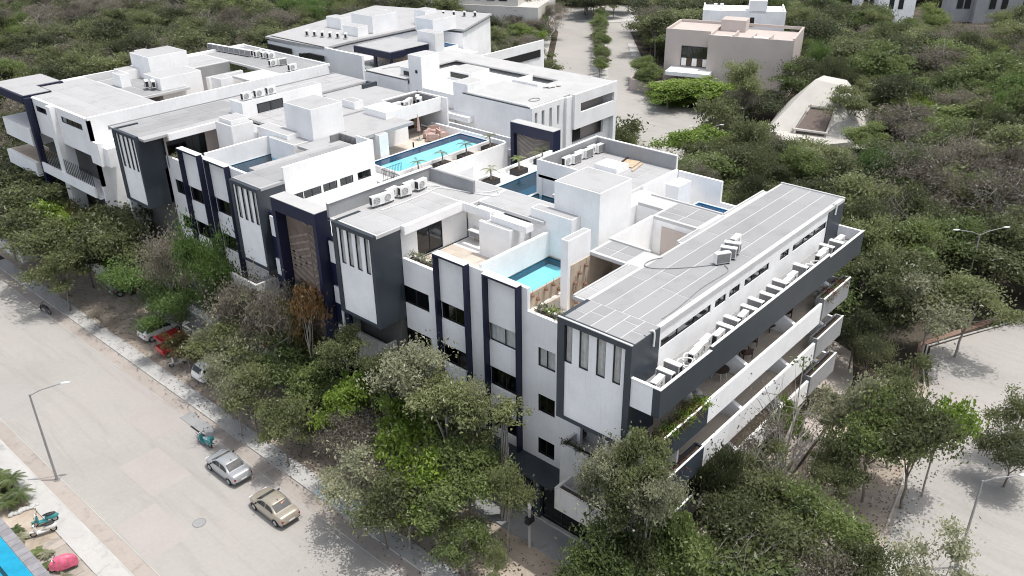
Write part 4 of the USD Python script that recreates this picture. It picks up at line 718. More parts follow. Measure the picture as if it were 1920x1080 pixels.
for i, (x, y, s, nm) in enumerate(((226, 84, 9, 'far grey house with two windows at the top edge, left of its pair'), (240, 66, 11, 'far grey house with dark porch at the top edge, right of its pair'))):
    t = thing('house', nm, 'house'); u3 = np.array([.55, -.835])
    m = MB(); ob(m, (x, y), u3, 0, s*1.5, 0, 8, 0, 6.4); ob(m, (x, y), u3, 0, s*1.5, 0, .3, 6.4, 7.0); ob(m, (x, y), u3, s*.45, s*.7, -2, 0, 0, 8.0); obj('wall', m, grey_conc if i else white, t)
    for a in (.1, .26, .8, 1.05): obj('window', ob(MB(), (x, y), u3, s*a, s*(a+.13), -.08, 0, 3.2, 5.8), frame_m, t)
GW = thing('gate_wall', 'low stone wall with a dark gate across the far end of the road', 'wall'); m = MB(); ob(m, (207, 137.0), np.array([.63, -.78]), 0, 22, 0, .5, 0, 1.7); obj('wall', m, pinkst, GW); obj('gate', ob(MB(), (207, 137.0), np.array([.63, -.78]), 1, 17, -.1, 0, .1, 1.5), wood, GW)
# walls along the street by the far block
SW = thing('boundary_wall', 'low pale street wall at the driveway of the far block', 'wall'); m = MB(); m.box(28.6, 31.2, 100.2, 100.5, 0, 2.2); m.box(28.6, 28.9, 100.5, 108, 0, 1.5); obj('wall', m, parapetw, SW)
SW2 = thing('boundary_wall', 'long pale garden wall behind the street trees before the far blocks', 'wall'); obj('wall', MB().box(32.9, 33.2, 84, 99.5, 0, 2.6), parapetw, SW2)
# pool terrace at the lower left corner
ZC = 8.0
Q = thing('pool_terrace', 'corner of a rooftop pool with grey slate edge at the lower left', 'terrace')
obj('terrace_wall', MB().box(-2, 8.36, 30, 62, 0, ZC-.1), white, Q)
for i in range(34): obj('edge_slab', MB().box(7.79, 8.4, 30.4+i*.55, 30.93+i*.55, ZC-.1, ZC+.03+.004*(i % 3)), plain(f'slate_edge_{i%3}', (.20+.02*(i % 3), .195+.02*(i % 3), .205+.02*(i % 3)), .7) if i < 3 else UsdShade.Material.Get(stage, f'{L}slate_edge_{i%3}'), Q)
PQ = thing('swimming_pool', 'turquoise mosaic pool with a dark lane line at the lower left corner', 'pool')
m = MB(); m.box(4.0, 7.78, 30, 60, ZC-.1, ZC-.02); obj('basin', m, poolteal, PQ); obj('lane_line', MB().box(6.72, 6.9, 30, 60, ZC-.02, ZC+.0), plain('lane_tile', (.02, .05, .06), .4), PQ)
obj('water', MB().sheet([(4.0, 30), (7.75, 30), (7.75, 60), (4.0, 60)], ZC+.012), water, PQ)

# ================================================================ cars
def paint(name, col, metal=0.3, rough=0.32):
    return usdkit.material(stage, L+name, {'g': ('texture_coordinate', {}), 'n': ('noise_texture', {'scale': 2.5, 'detail': 5.0}),
        'r': ('rgb_ramp', {'ramp': [(0.3, (rough+.12,)*3), (0.7, (rough,)*3)]}), 'p': ('principled_bsdf', {'base_color': col, 'metallic': metal, 'coat_weight': 0.6, 'coat_roughness': 0.06})},
        [('g.object', 'n.vector'), ('n.fac', 'r.fac'), ('r.color', 'p.roughness')], surface='p.BSDF')
carglass = plain('car_glass', (0.012, 0.016, 0.017), 0.06, spec=0.6)
tyre_m = plain('tyre_rubber', (0.014, 0.014, 0.014), 0.85)
rim_m = plain('alloy_rim', (0.42, 0.42, 0.43), 0.35, metal=0.7)
tail_m = plain('tail_light', (0.22, 0.015, 0.012), 0.25); head_m = plain('head_light', (0.7, 0.72, 0.74), 0.15)
CAR = {  # y, half width, sill z, shoulder z, top half width, top z
 'sedan': [(-2.10, .62, .42, .62, .50, .72), (-2.02, .76, .30, .78, .62, .95), (-1.75, .83, .24, .88, .70, 1.02), (-1.32, .855, .22, .92, .70, 1.05), (-.72, .86, .20, .95, .58, 1.40), (-.2, .865, .20, .95, .59, 1.465), (.35, .865, .20, .94, .57, 1.43), (1.08, .86, .20, .92, .72, 1.00), (1.5, .845, .22, .86, .70, .94), (1.85, .79, .24, .74, .62, .82), (2.03, .68, .30, .62, .50, .66), (2.09, .5, .40, .55, .40, .58)],
 'hatch': [(-1.95, .68, .42, .7, .5, .9), (-1.9, .78, .32, .86, .58, 1.05), (-1.62, .85, .24, .95, .60, 1.42), (-1.1, .87, .22, .97, .61, 1.53), (-.3, .875, .22, .96, .61, 1.56), (.35, .875, .22, .95, .58, 1.50), (1.05, .87, .22, .93, .72, 1.02), (1.5, .85, .24, .86, .70, .94), (1.85, .78, .28, .72, .6, .80), (1.98, .6, .38, .6, .45, .64)],
 'suv': [(-2.2, .76, .48, .85, .56, 1.05), (-2.15, .86, .38, .98, .64, 1.18), (-1.8, .93, .30, 1.06, .66, 1.58), (-1.2, .95, .28, 1.08, .68, 1.68), (-.2, .955, .28, 1.07, .68, 1.70), (.45, .955, .28, 1.06, .65, 1.63), (1.15, .95, .28, 1.04, .78, 1.14), (1.65, .93, .30, .97, .76, 1.06), (2.05, .86, .34, .84, .66, .92), (2.2, .66, .44, .7, .5, .74)]}
def make_car(label, kind, pm, loc, rz, cat='car', name='parked_car', roof_m=None, panel=False):
    t = thing(name, label, cat, loc, rz)
    S = np.array(CAR[kind]); ys = np.linspace(S[0, 0], S[-1, 0], 44); S2 = np.c_[ys, *[np.interp(ys, S[:, 0], S[:, k]) for k in range(1, 6)]]
    for k in range(1, 6): S2[1:-1, k] = (S2[:-2, k]+2*S2[1:-1, k]+S2[2:, k])/4
    V, n = [], 15
    for y, hw, zb, zs, ht, zt in S2:
        half = [(hw*.86, zb), (hw*.97, zb+.06), (hw, zb+(zs-zb)*.5), (hw*.985, zs-.04), (hw*.95, zs), (ht+.02+.45*(hw*.95-ht-.02)*0+(hw*.95-ht)*.5, zs+(zt-zs)*.5), (ht+.04, zt-.035), (ht*.6, zt+.004)]
        ring = [(x, z) for x, z in half] + [(-x, z) for x, z in half[::-1]]
        V += [(x, y, z) for x, z in ring]
    m_ = 16; V = np.array(V); Fc = []
    for i in range(len(S2)-1):
        for j in range(m_):
            a, b = i*m_+j, i*m_+(j+1) % m_; Fc += [[a, a+m_, b+m_], [a, b+m_, b]]
    for base, sgn in ((0, 1), ((len(S2)-1)*m_, -1)):
        for j in range(1, m_-1): Fc.append([base, base+j, base+j+1] if sgn > 0 else [base, base+j+1, base+j])
    obj('body', (V, np.array(Fc)), pm, t, smooth=50)
    def P(y):  # belt, top, half widths at y
        return [np.interp(y, S2[:, 0], S2[:, k]) for k in range(1, 6)]
    def gl(y0, y1, i0, i1, o=.014):   # windscreen / rear window across the body
        v = []
        for y in np.linspace(y0, y1, 5):
            hw, zb, zs, ht, zt = P(y); f = (y-y0)/(y1-y0); half = ht*(i0+(i1-i0)*f)
            dz = P(y+.05)[4]-P(y-.05)[4]; nn = np.array([-dz, .1]); nn /= np.linalg.norm(nn)
            for x in (-half, -half*.5, 0, half*.5, half): v.append((x, y+nn[0]*o, zt+nn[1]*o+.004*(1-abs(x/half))))
        f = []
        for i in range(4):
            for j in range(4): a = i*5+j; f += [[a, a+1, a+6], [a, a+6, a+5]]
        return (np.array(v), np.array(f))
    i = {'sedan': ((-1.30, -.76), (.42, 1.04)), 'hatch': ((-1.88, -1.60), (.42, 1.0)), 'suv': ((-2.12, -1.80), (.52, 1.1))}[kind]
    obj('rear_window', gl(*i[0], .93, .97), carglass, t); obj('windscreen', gl(*i[1], .97, 1.0), carglass, t)
    ya, yb = i[0][0]+.25 if kind == 'sedan' else i[0][1]-.02, i[1][1]-.22
    mid = (ya+yb)/2-.05
    for s in (-1, 1):
        for a, b in ((ya, mid-.04), (mid+.04, yb)):
            v = []
            for y in np.linspace(a, b, 6):
                hw, zb, zs, ht, zt = P(y); zt2 = zt-.10; xb, xt = hw*.95, ht+.05
                lo, hi = .12, .86
                hi = min(hi, max(lo+.04, (zt2-zs)/(zt-zs+1e-6)))
                for f in (lo, hi): v.append((s*(xb+(xt-xb)*f*.96+.012), y, zs+(zt-zs)*f+.004))
            obj('side_window', (np.array(v), np.array([[2*k, 2*k+1, 2*k+3, 2*k+2] for k in range(5)])), carglass, t)
    r_, wb = (.34, 1.3) if kind == 'suv' else (.30, 1.28)
    for s in (-1, 1):
        for y in (-wb, wb):
            x = s*(P(y)[0]-.17); m = MB(); m.cyl((x if s > 0 else x-.19, y, r_), r_, .19, 22, 0)
            tw_ = obj('wheel', m, tyre_m, t); m = MB(); xo = x+.19 if s > 0 else x-.19-.012; m.cyl((xo, y, r_), r_*.62, .012, 18, 0); rm = obj('rim', m, rim_m, tw_)
            a = MB(); aw = np.linspace(0, math.pi, 13); a.tube([(s*(P(y)[0]*.985), y+(r_+.05)*math.cos(q), r_+(r_+.05)*math.sin(q)) for q in aw], .022, 4); obj('wheel_arch', a, black, t)
        y0 = S[0, 0]+.14; hw, zb, zs, ht, zt = P(y0); obj('tail_light', MB().box(s*hw*.62 if s > 0 else -hw*.98, s*hw*.98 if s > 0 else -hw*.62, y0-.10, y0+.05, zs-.16, zs-.02), tail_m, t)
        y1 = S[-1, 0]-.22; hw, zb, zs, ht, zt = P(y1); obj('head_light', MB().box(s*hw*.55 if s > 0 else -hw*.96, s*hw*.96 if s > 0 else -hw*.55, y1-.05, y1+.10, zs-.10, zs+.01), head_m, t)
        hw, zb, zs, ht, zt = P(i[1][1]-.32); m = MB(); m.sphere((s*(hw+.10), i[1][1]-.32, zs+.10), (.10, .06, .075), 5); obj('mirror', m, black, t)
    y0 = S[0, 0]; obj('number_plate', MB().box(-.24, .24, y0-.012, y0+.05, .52, .63), acw, t)
    m = MB(); m.box(-.01, .01, (i[0][1]+.12), (i[0][1]+.22), P(i[0][1]+.15)[4]-.01, P(i[0][1]+.15)[4]+.09); obj('aerial', m, black, t)
    b = MB(); b.box(-P(y0+.25)[0]*.9, P(y0+.25)[0]*.9, y0+.0, y0+.06, .43, .47); obj('bumper_line', b, black, t)
    if panel:
        v = []; obj('roof_glass', MB().box(-.5, .5, -1.0, .3, P(-.3)[4]-.02, P(-.3)[4]+.012), carglass, t)
    return t
make_car('silver sedan parked along the kerb in front of the beige sedan', 'sedan', paint('silver_paint', (.40, .415, .43), .45), (23.72, 50.15, .03), 0.0)
cb = make_car('beige sedan with an orange sheet in its rear window parked behind the silver sedan', 'sedan', paint('beige_paint', (.36, .325, .265), .4), (23.42, 43.85, .03), 0.0)
obj('orange_sheet', MB().add([(.06, -1.15, 1.155), (.46, -1.12, 1.17), (.40, -.86, 1.335), (.05, -.88, 1.335)], [[0, 1, 2], [0, 2, 3]]), plain('orange_sheet', (.5, .2, .05), .4), cb)
make_car('silver hatchback parked nose-in under the bright green tree', 'hatch', paint('pale_silver_paint', (.62, .63, .64), .3), (30.75, 73.35, .05), -math.pi/2)
make_car('white sport utility vehicle with a dark glass roof parked nose-in under the trees', 'suv', paint('white_paint', (.76, .76, .75), .0), (30.65, 62.8, .05), -math.pi/2, panel=True)
make_car('dark grey car mostly hidden behind the bright green tree', 'hatch', paint('dark_grey_paint', (.05, .055, .06), .3), (33.2, 84.6, .05), -math.pi/2)
# red open utility buggy with a red canopy
t = thing('red_buggy', 'red open buggy with a flat red canopy parked beside the silver hatchback', 'buggy', (30.0, 69.4, .05), -math.pi/2)
rp = paint('red_paint', (.42, .02, .03), .1)
m = MB(); m.box(-.68, .68, -1.35, 1.1, .35, .62); m.box(-.68, .68, -1.4, -.55, .62, .95); m.box(-.62, .62, .75, 1.35, .45, .9); obj('body', m, rp, t)
m = MB(); m.box(-.74, .74, -1.35, .85, 1.78, 1.86); m.box(-.70, .70, -1.30, .80, 1.86, 1.91); obj('canopy', m, rp, t)
for x in (-.66, .66):
    for y in (-1.28, .8): obj('canopy_post', MB().tube([(x, y, .6), (x*.98, y*.97, 1.8)], .028, 6), black, t)
for y in (-.4, .35): m = MB(); m.box(-.6, .6, y-.25, y+.25, .62, .78); m.box(-.6, .6, y-.32, y-.24, .78, 1.2); obj('seat', m, black, t)
obj('windscreen', MB().box(-.62, .62, .79, .81, .95, 1.7), glass, t)
for x in (-.66, .66):
    for y in (-.95, .95): w_ = obj('wheel', MB().cyl((x-.09, y, .28), .28, .18, 16, 0), tyre_m, t); obj('rim', MB().cyl((x+(.09 if x > 0 else -.10), y, .28), .15, .01, 12, 0), rim_m, w_)

# ================================================================ scooters and motorcycles
def scooter(label, loc, rz, body, seat=black, box=None, name='scooter', cat='scooter', group=None, cover=None):
    t = thing(name, label, cat, loc, rz, group)
    for y in (-.62, .62):
        m = MB(); m.ring((0, y, .24), .18, .055, 0, 20, 6); w_ = obj('wheel', m, tyre_m, t); obj('rim', MB().cyl((-.03, y, .24), .14, .06, 14, 0), rim_m, w_)
    m = MB(); m.sphere((0, -.48, .52), (.19, .46, .22), 7); m.box(-.16, .16, -.2, .42, .26, .34); m.sphere((0, .44, .62), (.17, .10, .34), 7); m.sphere((0, .62, .44), (.10, .26, .07), 6); obj('body', m, body, t, smooth=60)
    m = MB(); m.sphere((0, -.36, .76), (.16, .44, .075), 7); obj('seat', m, seat, t, smooth=True)
    m = MB(); m.tube([(-.36, .30, 1.03), (-.16, .40, .98), (.16, .40, .98), (.36, .30, 1.03)], .02, 6); m.tube([(0, .40, .96), (0, .58, .34)], .03, 6); obj('handlebar', m, black, t)
    m = MB(); m.sphere((0, .46, .93), (.11, .09, .10), 6); obj('head_light', m, head_m, t, smooth=True)
    for s in (-1, 1): obj('mirror', MB().tube([(s*.26, .34, 1.02), (s*.34, .36, 1.2), (s*.36, .36, 1.26)], [.01, .01, .045], 6), black, t)
    obj('exhaust', MB().tube([(.17, -.3, .28), (.19, -.85, .36)], [.035, .055], 8), steel, t)
    if box: obj('top_box', MB().box(-.19, .19, -1.02, -.70, .80, 1.10), box, t)
    if cover:
        n1, n2 = 13, 25; v = []
        rg = random.Random(2)
        for i in range(n1):
            th = math.pi/2*i/(n1-1)
            for j in range(n2-1):
                ph = 2*math.pi*j/(n2-1); k = 1+.10*math.sin(5*ph+i*.5)*(i/n1)+.04*rg.random()
                v.append((.40*math.sin(th)*math.cos(ph)*k, -.12+.85*math.sin(th)*math.sin(ph)*k, .30+.86*math.cos(th)**.6+.02*math.sin(9*ph)))
        f = [[i*(n2-1)+j, i*(n2-1)+(j+1) % (n2-1), (i+1)*(n2-1)+(j+1) % (n2-1), (i+1)*(n2-1)+j] for i in range(n1-1) for j in range(n2-1)]
        obj('cover', (np.array(v), np.array(f)), cover, t, smooth=True)
    return t
teal = paint('teal_paint', (.03, .22, .23), .2); wht = paint('pearl_paint', (.6, .6, .58), .1)
scooter('teal scooter standing at the kerb ahead of the silver sedan', (24.3, 54.5, .03), .12, teal, plain('pale_teal_seat', (.25, .36, .40), .5), box=teal)
scooter('white scooter with teal handlebar parked nearer to the pool corner, lower of the pair', (11.7, 54.05, .05), 1.21, wht)
scooter('dark scooter with teal headlight close beside the white scooter, upper of the pair', (12.2, 55.0, .05), 1.21, teal)
scooter('motor scooter under a crumpled pink cover beside the pool corner', (11.15, 49.75, .05), 1.15, plain('dark_plastic', (.03, .03, .03), .5), cover=plain('pink_cover', (.50, .10, .17), .45, var=.3))
scooter('white scooter between the red buggy and the white sport utility vehicle', (29.0, 66.8, .05), 1.3, wht)
def motorcycle(label, loc, rz):
    t = thing('motorcycle', label, 'motorcycle', loc, rz)
    for y in (-.68, .68):
        w_ = obj('wheel', MB().ring((0, y, .30), .25, .05, 0, 24, 6), tyre_m, t); m = MB(); m.cyl((-.04, y, .30), .06, .08, 10, 0)
        for k in range(6): m.tube([(0, y, .3), (0, y+.24*math.cos(k*math.pi/3), .3+.24*math.sin(k*math.pi/3))], .012, 4)
        obj('spokes', m, rim_m, w_)
    m = MB(); m.box(-.13, .13, -.2, .25, .25, .55); m.tube([(0, -.68, .30), (0, -.1, .45), (0, .45, .85)], .04, 6); obj('engine', m, steel, t)
    m = MB(); m.sphere((0, .18, .78), (.16, .30, .14), 7); m.sphere((0, -.62, .72), (.10, .24, .08), 6); m.sphere((0, .6, .60), (.08, .24, .05), 6); obj('fuel_tank', m, black, t, smooth=True)
    m = MB(); m.sphere((0, -.28, .80), (.14, .36, .07), 7); obj('seat', m, plain('black_seat', (.02, .02, .02), .7), t, smooth=True)
    m = MB(); m.tube([(-.38, .34, 1.02), (-.15, .46, 1.0), (.15, .46, 1.0), (.38, .34, 1.02)], .02, 6); m.tube([(.07, .47, .98), (.07, .68, .30)], .03, 6); m.tube([(-.07, .47, .98), (-.07, .68, .30)], .03, 6); obj('handlebar', m, black, t)
    m = MB(); m.sphere((0, .56, .90), (.10, .09, .10), 6); obj('head_light', m, head_m, t, smooth=True)
    obj('exhaust', MB().tube([(.12, .1, .32), (.16, -.3, .26), (.18, -.85, .38)], [.03, .035, .05], 8), steel, t)
motorcycle('black motorcycle standing in the dappled shade on the empty part of the street', (25.3, 86.3, .03), .15)

# ================================================================ street lamps
def lamp(label, loc, rz, h, arms=1, arm=2.2, group=None):
    t = thing('street_lamp', label, 'street lamp', loc, rz, group)
    obj('base_plate', MB().box(-.2, .2, -.2, .2, 0, .06), steel, t)
    obj('pole', MB().tube([(0, 0, .06), (0, 0, h)], [.095, .06], 10), steel, t)
    for s in ((1,) if arms == 1 else (1, -1)):
        obj('arm', MB().tube([(0, 0, h-.1), (s*arm*.35, 0, h+.25), (s*arm, 0, h+.55)], .035, 7), steel, t)
        m = MB(); m.sphere((s*(arm+.28), 0, h+.58), (.36, .14, .075), 6); obj('lamp_head', m, plain('lamp_housing', (.55, .55, .54), .4) if not stage.GetPrimAtPath(L+'lamp_housing') else UsdShade.Material.Get(stage, L+'lamp_housing'), t, smooth=True)
    return t
lamp('single-arm street lamp on the near sidewalk of the empty street', (14.77, 59.2, 0), -.6, 7.7, 1, 2.2)
lamp('single-arm street lamp at the lower right corner beside the road', (49.2, 6.0, 0), -.95, 7.2, 1, 2.0)
lamp('double-arm street lamp standing among the trees by the bend of the road', (106.8, 58.4, 0), -.72, 5.2, 2, 2.0)
lamp('double-arm street lamp rising out of the dense trees at the right', (84.3, 16.4, 0), -.75, 8.6, 2, 2.2)
lamp('small far street lamp in front of the dark trees near the top', (206, 84, 0), -.75, 6, 1, 2.0)
st = thing('bollard', 'thin concrete post on the dark sidewalk before the shop window', 'post', (32.6, 28.0, 0)); obj('post', MB().tube([(0, 0, 0), (0, 0, 3.4)], .11, 8), kerb_m, st); obj('post_cap', MB().cyl((0, 0, 3.4), .13, .6, 8), white, st); obj('meter_box', MB().box(-.3, .3, -.18, .18, 2.2, 2.7), black, st)
mh = thing('manhole_cover', 'round grey manhole cover in the street before the two sedans', 'manhole cover', (19.3, 46.95, .02)); obj('cover', MB().cyl((0, 0, 0), .42, .015, 24), g_dark, mh); obj('rim', MB().ring((0, 0, .012), .45, .02, 2, 28, 4), grey_conc, mh)
dr = thing('drain_slab', 'grey drain slab in the gutter beside the teal scooter', 'drain', (25.4, 57.2, .02)); m = MB(); m.box(-.55, .55, -2.0, 2.2, 0, .03); obj('slab', m, g_dark, dr); obj('slot', MB().box(-.62, -.5, -2.3, .4, 0.03, .04), black, dr)
ms = thing('mosaic_inlay', 'pale blue slab on the ground beside the beige sedan', 'slab', (27.3, 41.2, .02)); obj('slab', MB().box(-.9, .9, -2.3, 2.3, 0, .12), stucco('blue_grey_slab', (.33, .40, .43), dark=.85), ms); obj('drain_cover', MB().cyl((-.3, 1.6, .12), .35, .02, 14), g_red, ms)
rocks = random.Random(4)
for i in range(11):
    m = MB(); m.sphere((0, 0, .1), (.18+.1*rocks.random(), .16+.1*rocks.random(), .16), 5); o_ = thing('white_rock', 'white boulder in the row edging the palm bed by the scooters', 'rock', (10.9+i*.17, 57.6-.03*i+rocks.random()*.25, 0.02), rocks.random()*3, 'white boulders edging the palm bed'); obj('stone', m, white2, o_)

# ================================================================ air conditioners
def make_ac(label, loc, rz, group=None):
    t = thing('air_conditioner', label, 'air conditioner', loc, rz, group)
    def o2(n, m, mt, p): m.v = [v*1.25 for v in m.v]; return obj(n, m, mt, p)
    m = MB(); m.box(-.43, .43, -.16, .16, .06, .64); o2('casing', m, acw, t)
    m = MB(); m.cyl((-.10, -.172, .35), .245, .012, 22, 1); f_ = o2('fan', m, acg, t)
    m = MB()
    for r_ in (.09, .16, .235): m.ring((-.10, -.182, .35), r_, .011, 1, 20, 4)
    for k in range(6): m.tube([(-.10, -.182, .35), (-.10+.24*math.cos(k*math.pi/3), -.182, .35+.24*math.sin(k*math.pi/3))], .008, 4)
    o2('fan_guard', m, acw, f_)
    o2('coil', MB().box(-.38, .38, .16, .172, .1, .6), acg, t); o2('side_grille', MB().box(-.442, -.43, -.12, .13, .14, .58), black, t)
    m = MB(); m.box(-.36, -.30, -.18, .18, 0, .06); m.box(.30, .36, -.18, .18, 0, .06); o2('feet', m, black, t)
    return t
AC0 = None
def ac(x, y, z, rz, label, group=None):
    global AC0
    if AC0 is None: AC0 = make_ac(label, (x, y, z), rz, group); return AC0
    return dup(AC0, (x, y, z), rz, label, group)
H_ = math.pi/2
for i, (x, y) in enumerate(((38.35, 48.0), (39.35, 47.95), (40.15, 48.35), (41.1, 47.9), (41.9, 48.3), (42.9, 48.0))):
    ac(x, y, 17.62, 0.0+.12*(i % 3-1), f'white outdoor unit along the long grey parapet, {ORD[i]} from the street', 'outdoor units along the long grey parapet')
for i, (x, a) in enumerate(((35.6, .1), (36.6, H_), (37.6, H_), (39.6, .1), (40.5, 0.0), (41.3, .1), (42.4, .06), (43.4, H_), (44.5, H_), (45.5, .1), (46.5, H_), (47.7, H_), (48.9, H_), (50.1, H_), (51.2, H_), (52.0, 0.05), (52.8, .0), (54.4, H_), (57.2, .0), (57.9, .0), (58.8, H_), (60.0, H_), (60.9, .0))):
    ac(x, 21.0+.12*((i*7) % 3), 14.2, a, f'white outdoor unit on the slate ledge, {ORD[i]} from the street corner' if i < 20 else ('white outdoor unit on the slate ledge, third from its far end', 'white outdoor unit on the slate ledge, second from its far end', 'white outdoor unit at the very far end of the slate ledge')[i-20], 'outdoor units on the slate ledge')
for i, (x, y, a) in enumerate(((46.75, 23.5, 2.6), (47.75, 23.6, 1.9), (48.6, 23.8, 1.9), (49.6, 24.1, .1))):
    ac(x, y, RZ+.28, a, f'white outdoor unit on the long grey roof, {ORD[i]} of four from the street', 'four outdoor units on the long grey roof')
for i, (x, y) in enumerate(((55.3, 43.1), (56.3, 42.9), (57.1, 43.2), (58.1, 43.0), (59.0, 43.25), (59.9, 43.0))):
    ac(x, y, RZ+.28, 0 if i % 2 == 0 else math.pi, f'white outdoor unit under the parapet of the rear roof, {ORD[i]} from the left', 'outdoor units on the rear roof')
for i, x in enumerate((45.9, 47.4, 48.8)): ac(x, 76.6, 19.2, 0.1, f'white outdoor unit above the strip window, {ORD[i]} from the street', 'three outdoor units on the second building')
for i, (x, y) in enumerate(((57.6, 67.4), (58.6, 67.2), (59.5, 67.6), (60.4, 67.0), (60.8, 67.7))): ac(x, y, 17.25, .2*i, f'white outdoor unit on the pool pavilion roof, {ORD[i]} from the left', 'outdoor units on the pavilion roof')
for i in range(8): ac(59.6+i*.12, 106.0-i*1.05, RD+.1, H_+.2, f'white outdoor unit of the long row on the far block, {ORD[i]} from the left', 'row of outdoor units on the far street block')
for i, (x, y) in enumerate(((61.0, 97.4), (61.2, 96.2), (61.4, 95.2))): ac(x, y, RD+.1, .1, f'white outdoor unit just right of the long row on the far block, {ORD[i]} of three', 'three units right of the long row')
ac(59.2, 91.6, RD+.1, .1, 'white outdoor unit facing the street amid the far block roof'); ac(60.3, 91.2, RD+.1, 3.0, 'white outdoor unit beside the fan unit in the middle of the far block roof'); ac(59.3, 86.9+.9, RD+.1, .1, 'lone white outdoor unit at the near edge of the far block roof')
ac(43.9, 93.3, RD+.3, 1.2, 'white outdoor unit alone on the ribbed roof of the far block'); ac(44.3, 92.6, RD+.3, 1.2, 'white outdoor unit close behind the lone one on the ribbed roof')
for i in range(6): ac(79.8+i*.45, 113.0-i*1.3, zg, .8, f'white outdoor unit behind the navy canopy roof, {ORD[i]} from the left', 'row of outdoor units on the canopy block')
for i in range(4): ac(104.5+i*.9, 108.5-i*1.6, zg, .8, f'white outdoor unit right on the canopy block roof, {ORD[i]} from the left', 'outdoor units at the right end of the canopy block')

# ================================================================ roof pipes and hoses
def tubeobj(name, label, pts, r, mat, parent=None):
    p = np.array(pts, float); n = len(p); tt = np.linspace(0, n-1, (n-1)*6+1)
    from scipy.interpolate import CubicSpline
    q = CubicSpline(np.arange(n), p)(tt) if n > 2 else p
    if parent is not None: return obj(name, MB().tube(q, r, 5), mat, parent)
    return tag(obj(name, MB().tube(q, r, 5), mat), label, 'pipe')
zr = RZ+.30
tubeobj('hose', 'grey hose snaking along the long roof from the four outdoor units', [(46.6, 23.2, zr), (46.2, 22.7, zr), (45.2, 22.6, zr), (43, 22.7, zr), (41, 22.55, zr), (38, 22.45, zr)], .035, hose)
tubeobj('hose', 'grey hose running across the roof sheets from the four units to the stair side', [(46.4, 23.7, zr), (44.6, 25, zr), (43.2, 26.6, zr), (43.6, 27.3, zr), (45, 26.9, zr)], .03, hose)
tubeobj('pipe', 'white pipe bundle along the foot of the long grey parapet', [(38.0, 47.2, 17.55), (40, 47.1, 17.55), (43, 47.2, 17.55), (44.3, 46.8, 17.55), (45.2, 43.6, 17.55), (46.5, 43.1, 17.55)], .045, pipew)
tubeobj('pipe', 'second white pipe beside the bundle by the long grey parapet', [(43.2, 47.9, 17.9), (44.2, 47.6, 17.6), (44.7, 45.5, 17.55), (45.5, 43.9, 17.55), (47, 43.3, 17.55)], .04, pipew)
tubeobj('drain_pipe', 'white curved drain pipe on the slate side of the corner box', [(36.35, 22.2, 17.3), (36.4, 21.95, 17.35), (36.42, 21.9, 17.0), (36.35, 21.88, 16.4)], .06, pipew)
tubeobj('drain_pipe', 'white curved drain pipe on the slate end far along the long roof', [(61.2, 22.2, 17.3), (61.3, 21.93, 17.35), (61.3, 21.9, 17.0), (61.2, 21.88, 16.5)], .06, pipew)
tubeobj('pipe', 'tangle of white pipes among the first units on the slate ledge', [(38.1, 20.7, 14.6), (38.5, 21.3, 14.8), (38.7, 20.6, 14.9), (38.4, 20.9, 14.5), (39.0, 21.3, 14.9), (39.1, 20.7, 14.7), (38.6, 21.0, 14.4)], .05, pipew)
tubeobj('pipe', 'white pipes beside the far units on the slate ledge', [(55.0, 20.7, 14.4), (55.5, 21.2, 14.7), (55.8, 20.7, 14.6), (56.2, 21.2, 14.5), (56.5, 20.8, 14.7)], .05, pipew)
sj = thing('plywood_sheet', 'plywood sheet with loose planks lying on the rear roof', 'board', (59.0, 39.2, RZ+.3), .2); obj('board', MB().box(-.9, .9, -.6, .6, 0, .05), woodl, sj); obj('plank', MB().box(-1.2, 1.5, .7, .85, 0, .05), wood, sj); obj('plank', MB().box(-1.6, .6, -1.0, -.8, 0, .05), woodl, sj)
dbr = thing('roof_debris', 'heap of cement bags and coiled hose on the bright villa roof', 'debris', (75.6, 61.4, RC+.09))
for i in range(7): m = MB(); m.sphere((rocks.random()*1.8-.9, rocks.random()*1.4-.7, .15), (.35, .25, .15), 4); obj('bag', m, parapetw, dbr)
tubeobj('hose', 'coil of dark hose on the bright villa roof edge', [(70+.7*math.cos(k), 59.2+.5*math.sin(k), RC+.13) for k in np.arange(0, 14, .7)], .04, hose)
tubeobj('hose', 'thin hose trailing over the left part of the bright villa roof', [(69, 83, RC+.12), (71, 81.5, RC+.12), (70, 80, RC+.12), (72, 79.6, RC+.12), (69.4, 77.6, RC+.12)], .04, hose)
# railing at the near end of the long pool
rl = thing('railing', 'black metal railing round the near corner of the long pool', 'railing')
m = MB()
for (a, b) in (((47.2, 58.0), (47.2, 55.5)), ((47.2, 58.0), (49.6, 58.0)), ((47.2, 55.5), (51.5, 55.5))):
    for z in (14.65, 15.75): m.tube([(*a, z), (*b, z)], .025, 5)
obj('rail', m, black, rl)
for (a, b, n) in (((47.2, 58.0), (47.2, 55.5), 14), ((47.2, 58.0), (49.6, 58.0), 13), ((47.2, 55.5), (51.5, 55.5), 22)):
    for i in range(n+1): q = np.array(a)+(np.array(b)-np.array(a))*i/n; obj('baluster', MB().box(q[0]-.011, q[0]+.011, q[1]-.011, q[1]+.011, 14.5, 15.76), black, rl)

